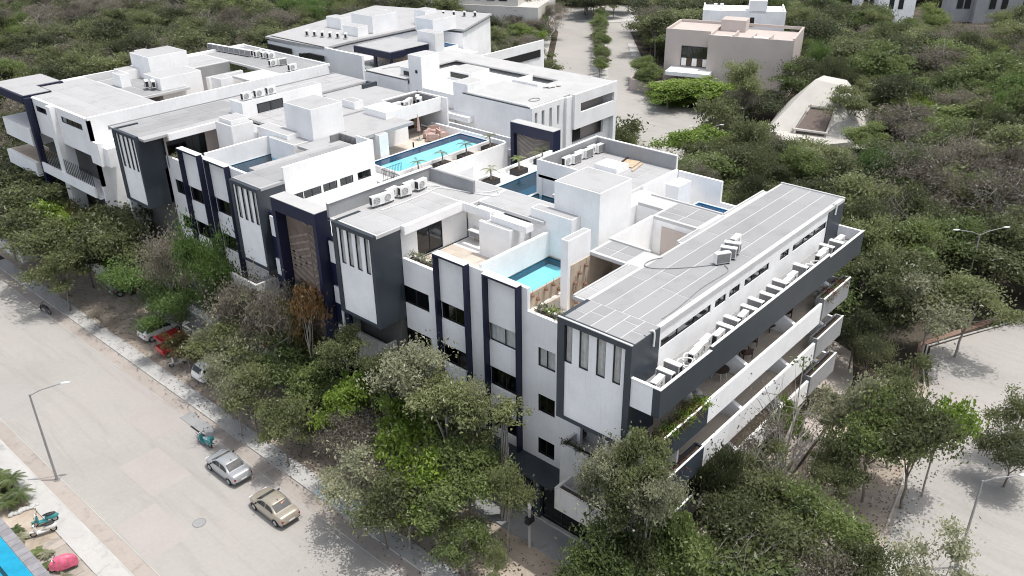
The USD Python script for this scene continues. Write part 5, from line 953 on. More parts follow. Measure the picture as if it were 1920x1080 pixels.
# ================================================================ furniture
def chair(label, loc, rz, group):
    t = thing('armchair', label, 'chair', loc, rz, group)
    obj('seat', MB().box(-.3, .3, -.28, .3, .36, .44), wicker, t); m = MB(); m.add([(-.3, -.34, .42), (.3, -.34, .42), (.3, -.28, .42), (-.3, -.28, .42), (-.3, -.46, .92), (.3, -.46, .92), (.3, -.40, .92), (-.3, -.40, .92)], [[0, 1, 5], [0, 5, 4], [2, 3, 7], [2, 7, 6], [1, 2, 6], [1, 6, 5], [3, 0, 4], [3, 4, 7], [4, 5, 6], [4, 6, 7]]); obj('backrest', m, wicker, t)
    for x in (-.32, .32):
        for y in (-.3, .28): obj('leg', MB().box(x-.025, x+.025, y-.025, y+.025, 0, .62), wood, t)
        obj('arm', MB().box(x-.035, x+.035, -.32, .30, .62, .66), wood, t)
    return t
bz = 10.47
c0 = chair('brown armchair at the right end of the chairs on the top balcony, facing out', (52.1, 21.9, bz), 2.9, 'brown armchairs on the top balcony')
dup(c0, (49.4, 21.9, bz), 2.2, 'brown armchair in the middle of the three on the top balcony'); dup(c0, (47.6, 21.4, bz), -.6, 'brown armchair at the left end of the three on the top balcony'); dup(c0, (54.6, 21.9, bz), 1.2, 'dark armchair behind the sloping wall on the top balcony')
t = thing('round_table', 'round brown table with pale legs on the top balcony near the yellow planter', 'table', (44.2, 21.5, bz)); obj('tabletop', MB().cyl((0, 0, .72), .62, .05, 24), wicker, t)
for k in range(4): obj('leg', MB().tube([(.38*math.cos(k*H_+.7), .38*math.sin(k*H_+.7), .72), (.5*math.cos(k*H_+.7), .5*math.sin(k*H_+.7), 0)], .035, 6), pipew, t)
for i, (x, y, h) in enumerate(((40.4, 21.6, 1.0), (41.1, 21.3, .8))):
    t = thing('clay_jar', f'pale round jar on the top balcony behind the yellow planter, {"taller" if i == 0 else "shorter"} of two', 'jar', (x, y, bz)); m = MB(); m.sphere((0, 0, h*.45), (.36, .36, h*.45), 8); obj('body', m, parapetw, t, smooth=True); obj('neck', MB().cyl((0, 0, h*.85), .16, .14, 12), parapetw, t)
dup(c0, (58.6, 22, 3.63), 2.2, 'dark armchair on the lowest balcony behind the bare branches'); dup(c0, (58.9, 22.2, 7.05), 1.9, 'dark chair on the middle balcony near its far planter')
def umbrella(label, loc, h=2.7):
    t = thing('parasol', label, 'parasol', loc); obj('pole', MB().tube([(0, 0, 0), (0, 0, h)], .03, 6), wood, t); m = MB(); m.tube([(0, 0, h-1.7), (0, 0, h-1.3), (0, 0, h-.5), (0, 0, h-.1)], [.20, .17, .10, .03], 9); obj('canopy', m, plain('pink_canvas', (.45, .33, .29), .9) if not stage.GetPrimAtPath(L+'pink_canvas') else UsdShade.Material.Get(stage, L+'pink_canvas'), t); obj('base', MB().cyl((0, 0, 0), .28, .08, 12), grey_conc, t)
umbrella('closed pink parasol in front of the pavilion fireplace', (57.9, 64.6, 14.52)); umbrella('closed pink parasol beside the timber screen of the pavilion', (53.4, 65.4, 14.52)); umbrella('closed pale parasol at the left corner of the pool deck', (50.6, 64.4, 14.52), 2.3)
pkc = UsdShade.Material.Get(stage, L+'pink_canvas')
for i, (x, y, a) in enumerate(((59.2, 64.3, .2), (60.2, 63.6, 1.2), (58.6, 63.3, 2.4), (60.4, 65.0, -.7))):
    if i == 0:
        so = thing('sofa', 'pale pink lounge seat in the pavilion group, first from the left', 'sofa', (x, y, 14.53), a, 'pink lounge seats before the pavilion'); obj('seat', MB().box(-.6, .6, -.4, .4, .1, .42), pkc, so); obj('backrest', MB().box(-.6, .6, .28, .45, .42, .8), pkc, so)
        for s in (-1, 1): obj('arm', MB().box(s*.6-.08, s*.6+.08, -.4, .45, .1, .6), pkc, so)
    else: dup(so, (x, y, 14.53), a, f'pale pink lounge seat in the pavilion group, {ORD[i]} from the left')
cab = thing('sideboard', 'grey cabinet in the corner of the terrace behind the glazed doors', 'cabinet', (43.4, 42.6, 14.3)); obj('cabinet', MB().box(-.1, .45, -.6, .6, .5, .95), grey_conc, cab); obj('shelf', MB().box(-.2, .45, -.7, .7, .95, 1.02), acw, cab); obj('back_panel', MB().box(.35, .46, -.6, .6, 0, .5), travert, cab)
kit = thing('counter', 'grey counter with dark plants inside the stone niche', 'counter', (44.6, 29.6, 14.3)); obj('counter', MB().box(-.3, .3, -1.1, 1.0, 0, .9), grey_conc, kit); obj('top', MB().box(-.35, .35, -1.15, 1.05, .9, .96), acw, kit)
# pots hung on strings about the stone column
pot = None
for i, (x, y, z) in enumerate(((40.9, 31.0, 15.7), (41.4, 31.0, 16.3), (41.0, 31.05, 14.9), (42.1, 31.0, 16.6), (42.0, 31.0, 15.2), (40.4, 33.1, 14.75), (41.2, 33.1, 14.8), (39.6, 33.15, 14.3), (41.8, 33.1, 14.2), (40.9, 30.9, 14.3), (39.0, 33.15, 14.8))):
    lb_ = f'small brown hanging lantern on the first terrace, {ORD[i]} from the stone column'
    if pot is None:
        pot = thing('hanging_lantern', lb_, 'lantern', (x, y, z), 0, 'hanging lanterns on the first terrace'); m = MB(); m.tube([(0, 0, -.18), (0, 0, -.16), (0, 0, -.02), (0, 0, .12)], [.08, .15, .14, .03], 8); obj('body', m, plain('woven_lantern', (.22, .13, .09), .8), pot); obj('string', MB().tube([(0, 0, .12), (0, 0, .45)], .012, 4), black, pot)
    else: dup(pot, (x, y, z), .3*i, lb_)

# ================================================================ plants
from shapely.geometry import Polygon, Point, box as sbox
from shapely import union_all, prepare, contains_xy
def leaves_mesh(rg, centres, sig, n_each, size, up=.55, asp=.5):
    C_ = np.repeat(centres, n_each, 0); n = len(C_); S = np.repeat(np.broadcast_to(sig, (len(centres),)), n_each)
    P = C_+rg.normal(size=(n, 3))*S[:, None]*np.array([1.1, 1.1, .5])
    nn = rg.normal(size=(n, 3))+np.array([0, 0, up*1.6]); nn /= np.linalg.norm(nn, axis=1, keepdims=True)
    a = np.cross(nn, rg.normal(size=(n, 3))); a /= np.linalg.norm(a, axis=1, keepdims=True); b = np.cross(nn, a)
    s = size*(.6+.8*rg.random(n))[:, None]
    V = np.stack([P-a*s, P+b*s*asp+nn*s*.25, P+a*s, P-b*s*asp+nn*s*.25], 1).reshape(-1, 3)
    F_ = (np.arange(n)*4)[:, None, None]+np.array([[0, 1, 2], [0, 2, 3]])
    return V, F_.reshape(-1, 3)
PROTO = {}
def tree_parts(seed, H, R, th, nl, ncl, nleaf, size, flat=.75, sig=.34, stems=1, lean=.25, rad=.11, sparse=0.0):
    rg = np.random.default_rng(seed); tm = MB(); tips = []
    zc = H-R*flat
    for s in range(stems):
        b0 = rg.normal(size=2)*(.35 if stems > 1 else 0); off = rg.normal(size=2)*lean*(1+.8*(stems > 1))
        p = [np.array([*b0, 0])]
        for k in range(1, 6): p.append(np.array([*(b0+off*(k/5)*th*.35+rg.normal(size=2)*.06), th*k/5]))
        tm.tube(p, np.linspace(rad, rad*.62, 6), 7); top = p[-1]
        for l in range(nl):
            an = 2*math.pi*(l+rg.random()*.8)/nl+s*1.3; el = rg.uniform(-.08, 1.1); rr_ = R*rg.uniform(.55, 1.0)
            e = np.array([math.cos(an)*rr_*math.cos(el), math.sin(an)*rr_*math.cos(el), zc+R*flat*math.sin(el)*.9])
            st = p[3+int(rg.integers(0, 3))]
            md = (st+e)/2+np.array([*(rg.normal(size=2)*.2), R*.12]); md2 = st*.25+md*.5+e*.25 if False else (md+e)/2+rg.normal(size=3)*.12
            tm.tube([st, (st+md)/2+rg.normal(size=3)*.06, md, md2, e], np.array([.52, .44, .33, .22, .10])*rad, 5)
            for q in range(3):
                f = rg.uniform(.35, 1.0); base = md+(e-md)*f; d = rg.normal(size=3)*np.array([1, 1, .7])*R*.33; d[2] += R*.08
                tm.tube([base, base+d*.5+rg.normal(size=3)*.05, base+d], np.array([.2, .13, .05])*rad, 4)
                if rg.random() > sparse: tips.append(base+d)
            if rg.random() > sparse: tips.append(e)
    tips = np.array(tips) if tips else np.zeros((0, 3))
    if ncl:   # more leaf pads, grouped on the outer limbs, the gaps between them left open
        base = tips[rg.integers(0, len(tips), ncl)]; tips = np.vstack([tips, base*np.array([1.12, 1.12, 1.0])+rg.normal(size=(ncl, 3))*np.array([.34, .34, .22])*R*.45])
    n_each = np.maximum(2, (rg.gamma(1.3, 1, len(tips))*nleaf/1.3/max(1, len(tips))).astype(int))
    return tm, leaves_mesh(rg, tips, R*sig*.5*rg.uniform(.55, 1.45, len(tips)), n_each, size) if len(tips) else None
KIND = {  # H, R, trunk height, limbs, pads, leaves, leaf size, kw, leaf material, bark
 'olive': (6.5, 2.6, 3.4, 7, 16, 6600, .135, dict(sig=.36), lf_olive, bark), 'olive2': (7.2, 2.8, 3.8, 8, 12, 6200, .14, dict(flat=.9, sig=.34), lf_olive, barkp),
 'green': (6.3, 2.6, 3.2, 7, 18, 7200, .135, dict(sig=.37), lf_green, bark), 'green2': (6.8, 2.5, 3.6, 7, 12, 6000, .145, dict(flat=.95, sig=.36), lf_green, barkp),
 'dark': (6.0, 2.6, 2.6, 7, 26, 8600, .125, dict(flat=.8, sig=.4), lf_dark, bark), 'pale': (6.6, 2.6, 3.6, 7, 8, 4600, .135, dict(sig=.33), lf_pale, barkp), 'pale2': (7.0, 2.7, 3.8, 8, 6, 4400, .13, dict(sig=.34, flat=.9), lf_olive, barkp),
 'bright': (6.2, 2.4, 3.4, 6, 8, 4400, .16, dict(sig=.36), lf_bright, barkp), 'feather': (5.6, 3.0, 2.8, 9, 22, 13000, .10, dict(flat=.5, sig=.36), lf_feather, bark),
 'dry': (6.0, 2.6, 2.6, 8, 0, 2800, .11, dict(sparse=.25, sig=.4, stems=2), lf_dry, barkp), 'dry2': (6.6, 2.8, 3.0, 8, 4, 4200, .105, dict(sparse=.15, sig=.42), lf_dry, barkp),
 'bare': (6.5, 2.8, 2.4, 10, 0, 500, .09, dict(sparse=.8, stems=2), lf_dry, barkp),
 'yellow': (4.0, 1.9, 1.6, 6, 5, 2000, .14, dict(sig=.36), lf_yellow, barkp), 'orange': (6.4, 1.9, 4.2, 6, 3, 1800, .15, dict(sig=.36), lf_orange, barkp),
 'tallpale': (11.2, 2.3, 8.4, 8, 10, 5600, .135, dict(sig=.36, flat=.95, stems=1, rad=.15), lf_pale, barkp), 'tallolive': (11.0, 2.3, 8.0, 8, 14, 6400, .135, dict(sig=.36, flat=.95, stems=1, rad=.15), lf_olive, barkp),
 'bush': (2.0, 1.5, .4, 6, 24, 4200, .11, dict(flat=.8, rad=.04, sig=.42), lf_bright, bark), 'scrub': (1.8, 1.5, .4, 6, 14, 2600, .11, dict(flat=.75, rad=.04, sig=.42), lf_olive, bark)}
def make_tree(kind, label, loc, rz, sc, group, seed, name=None, cat='tree'):
    H, R, th, nl, ncl, nf, sz, kw, lm, bm = KIND[kind]
    tm, lv = tree_parts(seed, H, R, th, nl, ncl, nf, sz, **kw)
    nm = name or {'bush': 'bush', 'scrub': 'shrub', 'bare': 'bare_tree', 'dry': 'dry_tree', 'dry2': 'dry_tree', 'feather': 'feathery_tree', 'yellow': 'yellow_tree', 'orange': 'autumn_tree'}.get(kind, 'leafy_tree')
    if kind in ('pale', 'pale2'): nm = 'pale_tree'
    if kind in ('tallpale', 'tallolive'): nm = 'high_crowned_tree'
    if kind == 'dark': nm = 'dark_tree'
    if kind == 'bright': nm = 'light_green_tree'
    if kind == 'green2' or kind == 'olive2': nm = 'tall_tree'
    t = thing(nm, label, cat, loc, rz, group, sc)
    obj('trunk', tm, bm, t); obj('crown', lv, lm, t)
    return t
DESC = {'tallpale': 'high-crowned pale grey-green tree', 'tallolive': 'high-crowned olive-green tree', 'olive': 'olive-green leafy tree', 'olive2': 'tall olive-green tree', 'green': 'dark green leafy tree', 'green2': 'tall green tree', 'dark': 'dense dark green tree', 'pale': 'pale grey-green tree', 'pale2': 'loose olive tree with pale limbs', 'bright': 'bright yellow-green tree', 'feather': 'wide feathery bright green tree', 'dry': 'half-bare brownish tree', 'dry2': 'dry brown-green tree', 'bare': 'leafless pale-branched tree', 'yellow': 'small yellow-leaved tree', 'orange': 'slender tree with orange leaves', 'bush': 'bright green bush', 'scrub': 'low olive shrub'}
rt_ = random.Random(11)
def plant(kind, x, y, h, r, label, group=None, z=0.0, rz=None):
    H, R = KIND[kind][:2]; sc = (r/R, r/R, h/H); rz = rt_.random()*6.28 if rz is None else rz
    if kind not in PROTO: PROTO[kind] = make_tree(kind, label, (x, y, z), rz, sc, group, 17+len(PROTO)*7); return PROTO[kind]
    return dup(PROTO[kind], (x, y, z), rz, label, group, sc, cat='tree' if kind not in ('bush', 'scrub') else 'bush')
def kindvar(k): return k+'2' if k+'2' in KIND and rt_.random() < .4 else k
HAND = [('olive',34.6,106.6,7.0,5.1),('pale',38.3,103.6,7.0,4.5),('olive',32.3,94.5,6.5,4.9),('dark',35.7,115.8,7.0,4.3),('dark',36.7,95.5,5.5,3.4),('bright',33.5,86.5,4.0,2.0),('olive',37.7,84.4,7.5,3.8),('olive',36.1,88.4,6.0,2.7),('pale',41.1,85.0,7.5,2.2),('dry',31.9,71.1,10.0,2.4),('feather',31.3,74.9,5.2,3.4),('feather',31.7,64.1,11.0,2.5),('feather',31.2,69.6,4.5,3.6),('feather',29.5,69.9,3.4,2.5),('dry',27.5,78.7,1.6,1.6),('yellow',29.4,65.5,1.8,1.5),('yellow',29.3,66.6,2.5,1.2),('dry',31.8,59.5,9.1,2.6),('pale',31.9,58.0,6.8,2.6),('olive',29.9,58.3,5.5,2.4),('dark',29.1,55.4,4.5,2.6),('pale',30.2,61.8,4.0,2.0),('orange',32.8,50.8,11.6,1.3),('orange',33.0,55.5,6.2,1.2),('yellow',33.0,52.3,8.9,1.1),('dry',32.3,53.9,10.5,1.8),('green',31.9,52.7,5.3,2.7),('olive',29.6,51.6,3.8,2.0),('green',31.5,49.0,5.0,2.4),('olive',29.6,47.5,3.2,2.0),('bright',31.4,44.5,6.5,1.9),('bright',32.8,43.9,7.0,1.5),('olive',32.7,46.7,8.7,1.5),('dry',29.8,42.4,5.0,2.1),('pale',32.2,38.2,10.6,2.1),('green',32.7,41.8,8.4,1.6),('bright',32.3,37.1,7.5,1.8),('olive',32.1,34.2,9.6,2.2),('bright',31.0,37.8,7.0,1.9),('pale',32.9,33.4,9.7,1.3),('dry',29.2,39.4,5.0,2.7),('green',28.1,41.7,3.5,2.0),('bright',29.1,34.8,6.0,2.2),('green',31.0,31.8,6.0,2.2),('olive',31.4,28.8,6.5,1.4),('olive',32.3,34.5,6.5,2.0),('olive',27.2,33.9,4.6,2.5),('green',28.8,32.1,4.6,2.1),('green',28.0,29.5,3.6,1.6),('olive',28.3,27.0,3.0,0.9),('olive',26.3,35.1,3.2,1.6),('pale',32.4,21.6,10.8,1.9),('olive',32.5,19.9,12.1,1.7),('pale',32.4,18.7,11.0,1.8),('olive',32.4,20.4,8.9,1.9),('pale',33.0,23.2,8.6,1.2),('green',33.9,18.7,7.7,1.5),('green',29.9,20.3,6.0,2.2),('olive',31.6,18.9,6.0,1.9),('green',33.7,17.7,6.0,2.0),('green',29.1,21.1,5.0,1.6),('green',33.4,15.5,6.0,2.2),('dark',38.7,16.0,6.0,2.4),('olive',42.7,16.6,6.0,2.2),('green',41.2,14.5,6.0,2.5),('green',35.5,14.3,6.0,2.4),('dark',37.9,12.9,6.0,2.5),('green',41.1,11.8,6.0,2.3),('dark',37.5,10.8,6.0,2.3),('olive',40.0,9.3,5.5,2.0),('green',43.3,7.1,6.5,2.0),('olive',42.4,5.8,6.0,2.1),('green',41.2,7.4,5.5,1.7),('pale',53.3,15.6,7.0,2.4),('green',51.4,13.0,7.0,2.6),('pale',56.3,13.1,7.5,2.3),('green',52.5,10.7,7.5,2.8),('bright',54.7,10.0,7.5,1.9),('green',48.0,12.0,6.5,2.3),('olive',48.6,13.9,6.0,1.9),('green',49.4,10.4,6.0,2.4),('green',45.5,11.9,5.5,2.0),('dark',47.1,14.2,5.0,1.7),('dark',67.6,20.6,5.0,1.8),('dark',66.3,18.8,4.2,1.5),('pale',55.5,17.6,4.0,1.5),('dark',40.4,18.9,7.5,1.3),('dark',44.4,19.1,6.7,1.0),('bright',50.9,19.0,5.4,1.1),('pale',72.9,19.2,6.5,3.2),('pale',72.6,16.4,6.5,3.2),('green',74.5,22.3,7.0,2.8),('green',75.7,14.2,6.0,3.3),('green',82.0,22.6,7.0,3.4),('olive',72.9,14.4,5.0,3.1),('olive',78.3,12.8,6.5,3.1),('bright',71.8,16.9,3.5,2.3),('dark',72.9,20.1,4.0,2.4),('pale',76.1,10.6,5.0,2.4),('bare',83.5,26.8,7.0,2.9),('bare',89.9,25.9,7.0,3.2),('bare',46.2,17.3,9.1,2.9),('bare',42.7,17.1,7.0,2.2),('pale',127.0,46.5,7.0,3.6),('feather',103.3,30.8,7.0,4.4),('bright',102.6,57.9,5.0,3.8),('olive',98.4,54.5,4.5,3.3),('bright',132.3,76.6,2.6,4.9),('bright',128.5,78.0,2.2,3.3),('bright',132.2,73.3,2.4,3.3),('dark',59.6,5.9,4.0,2.0),('green',63.1,6.7,4.5,1.8),('ficus',33.2,30.2,9.8,0.9),
 ('olive', 28.4, 88.2, 6.4, 3.6), ('pale', 29.2, 93.6, 7.0, 4.2), ('olive', 29.8, 99.0, 7.2, 4.4), ('bright', 31.4, 92.2, 7.4, 2.8), ('dark', 31.0, 88.0, 5.0, 3.0), ('pale', 28.2, 101.6, 7.4, 4.0), ('olive', 33.2, 84.6, 7.6, 3.6), ('olive', 32.6, 80.4, 7.4, 3.0), ('yellow', 33.0, 90.0, 6.6, 2.2), ('olive', 32.2, 104.4, 7.0, 4.6), ('dark', 34.2, 107, 6.0, 4.6), ('olive', 27.0, 84.6, 5.4, 2.4),
 ('pale', 26.7, 53.2, 6.3, 1.7), ('olive', 27.6, 52.2, 5.4, 1.9), ('olive', 27.0, 47.2, 5.2, 1.9), ('pale', 25.9, 38.2, 5.0, 2.0)]
DROP = {(29.5, 69.9), (34.6, 106.6), (32.3, 94.5), (28.1, 41.7), (29.6, 51.6), (43.3, 7.1), (41.2, 7.4), (49.4, 10.4), (45.5, 11.9), (76.1, 10.6), (72.9, 14.4), (78.3, 12.8), (71.8, 16.9), (48.0, 12.0)}
HAND = [h for h in HAND if (h[1], h[2]) not in DROP]
HAND = [(('pale', 'olive', 'olive', 'green')[i % 4] if k == 'green' and x > 44 else k, x, y, hc, {(29.1, 55.4): 1.8, (31.2, 69.6): 2.8}.get((x, y), r*.78 if 31 < x < 34 and 18 < y < 24 else r)) for i, (k, x, y, hc, r) in enumerate(HAND)]
HAND = [({0: 'dry', 2: 'pale', 4: 'bare', 5: 'olive'}.get(i % 7, k) if 35 < x < 50 and y < 19.5 and k in ('green', 'dark', 'olive') else k, x, y, hc, r) for i, (k, x, y, hc, r) in enumerate(HAND)]
WHERE = [(lambda x, y: y > 84, 'at the far left end of the street', 'street trees at the far left'), (lambda x, y: x < 35 and y > 68, 'over the parked cars by the kerb', 'trees over the parked cars'), (lambda x, y: x < 40 and y > 46, 'before the navy portal facade', 'trees before the navy portal'),
         (lambda x, y: x < 35.5 and y > 25.5, 'before the navy frames of the nearest block', 'trees before the nearest facade'), (lambda x, y: x < 37 and y > 17.5, 'at the street corner of the nearest block', 'trees at the street corner'), (lambda x, y: x < 46 and y > 5, 'along the foot of the balconies, bottom of the picture', 'trees below the balconies'),
         (lambda x, y: x < 60 and y < 19.5, 'between the balconies and the right-hand road', 'trees between balconies and road'), (lambda x, y: x < 95 and y > 5, 'behind the red gravel bed at the right', 'trees behind the red bed'), (lambda x, y: True, 'by the bend of the far road', 'trees by the far bend')]
cnt = {}
for k, x, y, hc, r in HAND:
    if k == 'ficus': continue
    kk = ('tallpale' if k in ('pale', 'bright', 'dry') else 'tallolive') if hc > 8.0 and k in ('pale', 'olive', 'green', 'bright') else kindvar(k); wh, gr = next((a, g) for f, a, g in WHERE if f(x, y))
    if k == 'bright' and r > 3 and hc < 3: wh, gr = 'in front of the pink house', 'bright bushes before the pink house'
    c = cnt[(kk, wh)] = cnt.get((kk, wh), 0)+1
    flat = KIND[kk][7].get('flat', .75)
    plant(kk, x, y, hc+r*flat*.6, r*(.98 if x < 36 else .92), f'{DESC[kk]} {wh}', gr + (', '+DESC[kk]))
# fallen leaves on the sandy ground
lg_ = np.random.default_rng(8); nl_ = 5200
lp = np.c_[np.r_[lg_.normal(29.6, 1.9, 3600), lg_.uniform(36, 68, 1600)], np.r_[lg_.uniform(24, 100, 3600), lg_.uniform(10, 19.5, 1600)], np.full(nl_, .05)]
lp = lp[((lp[:, 0] > 25.4) & (lp[:, 0] < 32.7)) | (lp[:, 0] > 35.6)]; lp[(lp[:, 0] < 27.75), 2] = .135
aa = lg_.uniform(0, 6.28, len(lp)); d1 = np.c_[np.cos(aa), np.sin(aa), lg_.uniform(-.15, .15, len(lp))]*.085; d2 = np.c_[-np.sin(aa), np.cos(aa), lg_.uniform(-.15, .15, len(lp))]*.05
V_ = np.stack([lp-d1, lp+d2, lp+d1, lp-d2], 1).reshape(-1, 3); F2_ = (np.arange(len(lp))*4)[:, None, None]+np.array([[0, 1, 2], [0, 2, 3]])
tag(obj('leaf_litter', (V_, F2_.reshape(-1, 3)), leafmat('leaf_fallen', [(.04, .028, .015), (.09, .06, .035), (.16, .12, .07)], .1)), 'brown fallen leaves scattered on the sandy ground under the street trees', 'leaves', None, 'stuff')
# strangler fig on its pale bundle of roots
fg = thing('strangler_fig', 'small-crowned tree on a bundle of pale twisted roots against the nearest facade', 'tree', (33.6, 31.0, 0))
m = MB(); rg = np.random.default_rng(3)
for k in range(9):
    a = k*.7; zz_ = np.linspace(0, 8.6, 9); m.tube([(math.cos(a+z*.35)*(.34-.02*z), math.sin(a+z*.35)*(.34-.02*z), z) for z in zz_], np.linspace(.10, .04, 9), 5)
obj('trunk', m, barkp, fg); tips = np.c_[rg.normal(size=(46, 2))*.5, 9.1+rg.normal(size=46)*.38]; obj('crown', leaves_mesh(rg, tips, .2, np.full(46, 26), .12), lf_olive, fg)
# bare limbs sprawling over the balconies
bl_ = thing('bare_limb_tree', 'crooked leafless grey tree leaning across the lower balconies', 'tree', (48.4, 17.2, 0)); m = MB()
for pts, r0_ in (([(0, 0, 0), (-.6, .5, 2.2), (-.2, .8, 4.6), (-1.4, .9, 6.6), (-1.8, 1.0, 8.6)], .16), ([(-.2, .8, 4.6), (1.4, .9, 6.0), (2.0, 1.2, 7.6), (2.6, 1.4, 9.6)], .09), ([(-.6, .5, 2.2), (-3.4, .9, 4.0), (-6.2, .9, 4.4), (-8.6, 1.2, 4.0), (-10.6, 1.3, 3.2)], .13), ([(-6.2, .9, 4.4), (-5.0, -.2, 5.6), (-3.6, -.6, 5.9)], .06), ([(-1.4, .9, 6.6), (-2.6, 1.0, 7.5), (-2.9, 1.2, 9.0)], .06), ([(0, .7, 3.6), (3, .2, 4.5), (5.5, .6, 4.4)], .07)):
    m.tube(pts, np.linspace(r0_, r0_*.3, len(pts)), 6)
obj('trunk', m, barkp, bl_); tips = np.array([(-8.6, 1.2, 4.4), (-7.4, .9, 4.9), (-9.5, 1.2, 3.8), (2.6, 1.4, 9.5), (5.2, .5, 4.6)]); obj('crown', leaves_mesh(rg, tips, .35, np.full(5, 60), .13), lf_green, bl_)
# --- wood: single trees over the whole ground in view
def proj_xy(x, y, z):
    P = np.stack([x, y, z-42.0], -1); d = P@fw; return 960+F*(P@rt)/d, 540-F*(P@upv)/d, d
blk = [sbox(-30, -60, 33.5, 113), sbox(33, 18, 66, 85.2), sbox(31, 84, 66, 108), Polygon(road2).buffer(2.0), Polygon(rd).buffer(1.8), sbox(65.5, 55, 83.5, 86), Polygon([(72, 119), (106, 128), (114, 102), (97, 91), (81, 91), (72, 104)]), Polygon([(120, 150), (137, 115), (153, 122), (136, 160)]), Polygon([(124, 94), (150, 94), (152, 62), (136, 60), (124, 70)]),
       Polygon([(140, 93), (153, 98), (164, 70), (148, 62)]), Polygon([(158, 92), (170, 99), (181, 80), (168, 74)]), Polygon([(112, 60), (112, 42), (128, 40), (142, 46), (137, 61), (122, 60)]), Polygon([(60, 12), (73, 12), (77, 17), (75, 26), (62, 26)]), sbox(34, 8, 62, 22), Polygon([(196, 62), (226, 97), (258, 95), (262, 40), (216, 44)]), Polygon([(195, 128), (207, 140), (224, 120), (208, 118)])]
BL = union_all(blk); prepare(BL)
rgf = np.random.default_rng(21); sp_ = 4.7
gx, gy = np.meshgrid(np.arange(30, 420, sp_), np.arange(-40, 420, sp_)); gx = gx.ravel()+rgf.uniform(-1.7, 1.7, gx.size); gy = gy.ravel()+rgf.uniform(-1.7, 1.7, gy.size)
keep = ~contains_xy(BL, gx, gy); px_, py_, pd_ = proj_xy(gx, gy, np.full(gx.size, 5.0)); keep &= (px_ > -260) & (px_ < 2180) & (py_ > -130) & (py_ < 1180) & (pd_ > 20)
gx, gy, pd_ = gx[keep], gy[keep], pd_[keep]; o_ = np.argsort(pd_); gx, gy, pd_ = gx[o_], gy[o_], pd_[o_]
def zone(x, y):
    if y > x*.9+22 and x < 110: return 0          # wood behind the far blocks, upper left
    if 83 < x < 150 and 76 < y < 128 and y > .8*x-8: return 2   # light strip between the far blocks and the road
    if 82 < x < 122 and 52 < y < 80: return 3      # pale shrubs beside the villa
    return 1
MIX = [(['olive', 'dry2', 'dark', 'dry', 'olive2', 'green', 'bare', 'pale2'], [.22, .20, .16, .12, .12, .08, .05, .05], 'wood behind the far street block'),
       (['olive', 'dark', 'dry2', 'green', 'olive2', 'pale2', 'dry', 'bare', 'green2', 'feather', 'bright'], [.19, .22, .13, .13, .10, .05, .06, .035, .05, .02, .015], 'dense wood on the right'),
       (['pale2', 'green', 'dry', 'pale', 'bright'], [.25, .2, .25, .2, .1], 'thin strip of trees left of the far road'),
       (['pale', 'scrub', 'pale2'], [.5, .3, .2], 'pale bushes beside the bright villa')]
big = np.sin(gx*.071+1.3)*np.cos(gy*.083+.4)       # stands of one kind
NIND = 150; far = {}
for i, (x, y) in enumerate(zip(gx, gy)):
    z_ = zone(x, y); ks, ws, gname = MIX[z_]; ws = np.array(ws)
    if z_ == 1: ws = ws*np.where(np.isin(ks, ['green', 'green2', 'feather', 'bright']), 1+.9*big[i], 1-.3*big[i])
    k = str(rgf.choice(ks, p=ws/ws.sum())); r = rgf.uniform(1.9, 4.6); h = rgf.uniform(4.2, 10.5)
    if z_ == 2: r *= .7; h *= .8
    if z_ == 3: r *= .75; h = rgf.uniform(2.5, 5.0)
    if 100 < x < 122 and 28 < y < 60: h *= .62
    if i < NIND or k not in PROTO: plant(k, x, y, h, r, f'{DESC[k]} in the {gname}', f'{DESC[k]}s of the {gname}')
    else: far.setdefault(k, []).append((x, y, h, r, rgf.uniform(0, 6.28)))
    if rgf.random() < .5: far.setdefault('scrub' if rgf.random() < .85 else 'bush', []).append((x+rgf.uniform(-2, 2), y+rgf.uniform(-2, 2), rgf.uniform(1.2, 2.6), rgf.uniform(1.2, 2.0), rgf.uniform(0, 6)))
for k in ('bush', 'scrub'):
    pass
strip = Polygon([(117.5, 107), (121, 102.5), (139, 116.8), (160, 133.2), (154, 136), (142, 133), (122, 115)]); k_n = 0
for i in range(150):
    x, y = rgf.uniform(117, 160), rgf.uniform(102, 136)
    if strip.contains(Point(x, y)) and k_n < 60:
        k_n += 1; plant(('pale2', 'green', 'pale', 'dry', 'bright')[int(rgf.integers(0, 5))], x, y, rgf.uniform(4.0, 6.5), rgf.uniform(1.7, 2.6), 'slender tree of the green belt between the far blocks and the road', 'green belt left of the far road')
for i in range(26):
    f = rgf.random(); x, y = 98.5+21*f+rgf.uniform(-1.6, 1.6), 67+14.5*f+rgf.uniform(-2, 2)
    if not Polygon(rd).buffer(.4).contains(Point(x, y)): plant('pale' if i % 2 else 'scrub', x, y, rgf.uniform(2.2, 4.2), rgf.uniform(1.2, 1.9), 'pale shrub of the row beside the bright villa', 'pale shrubs beside the bright villa')
for i in range(16): plant('dry2' if i % 3 == 0 else 'scrub', rgf.uniform(111, 118.5), rgf.uniform(42, 56), rgf.uniform(2.0, 3.6), rgf.uniform(1.5, 2.4), 'low shrub before the pyramid-shaped house', 'shrubs before the pyramid-shaped house')
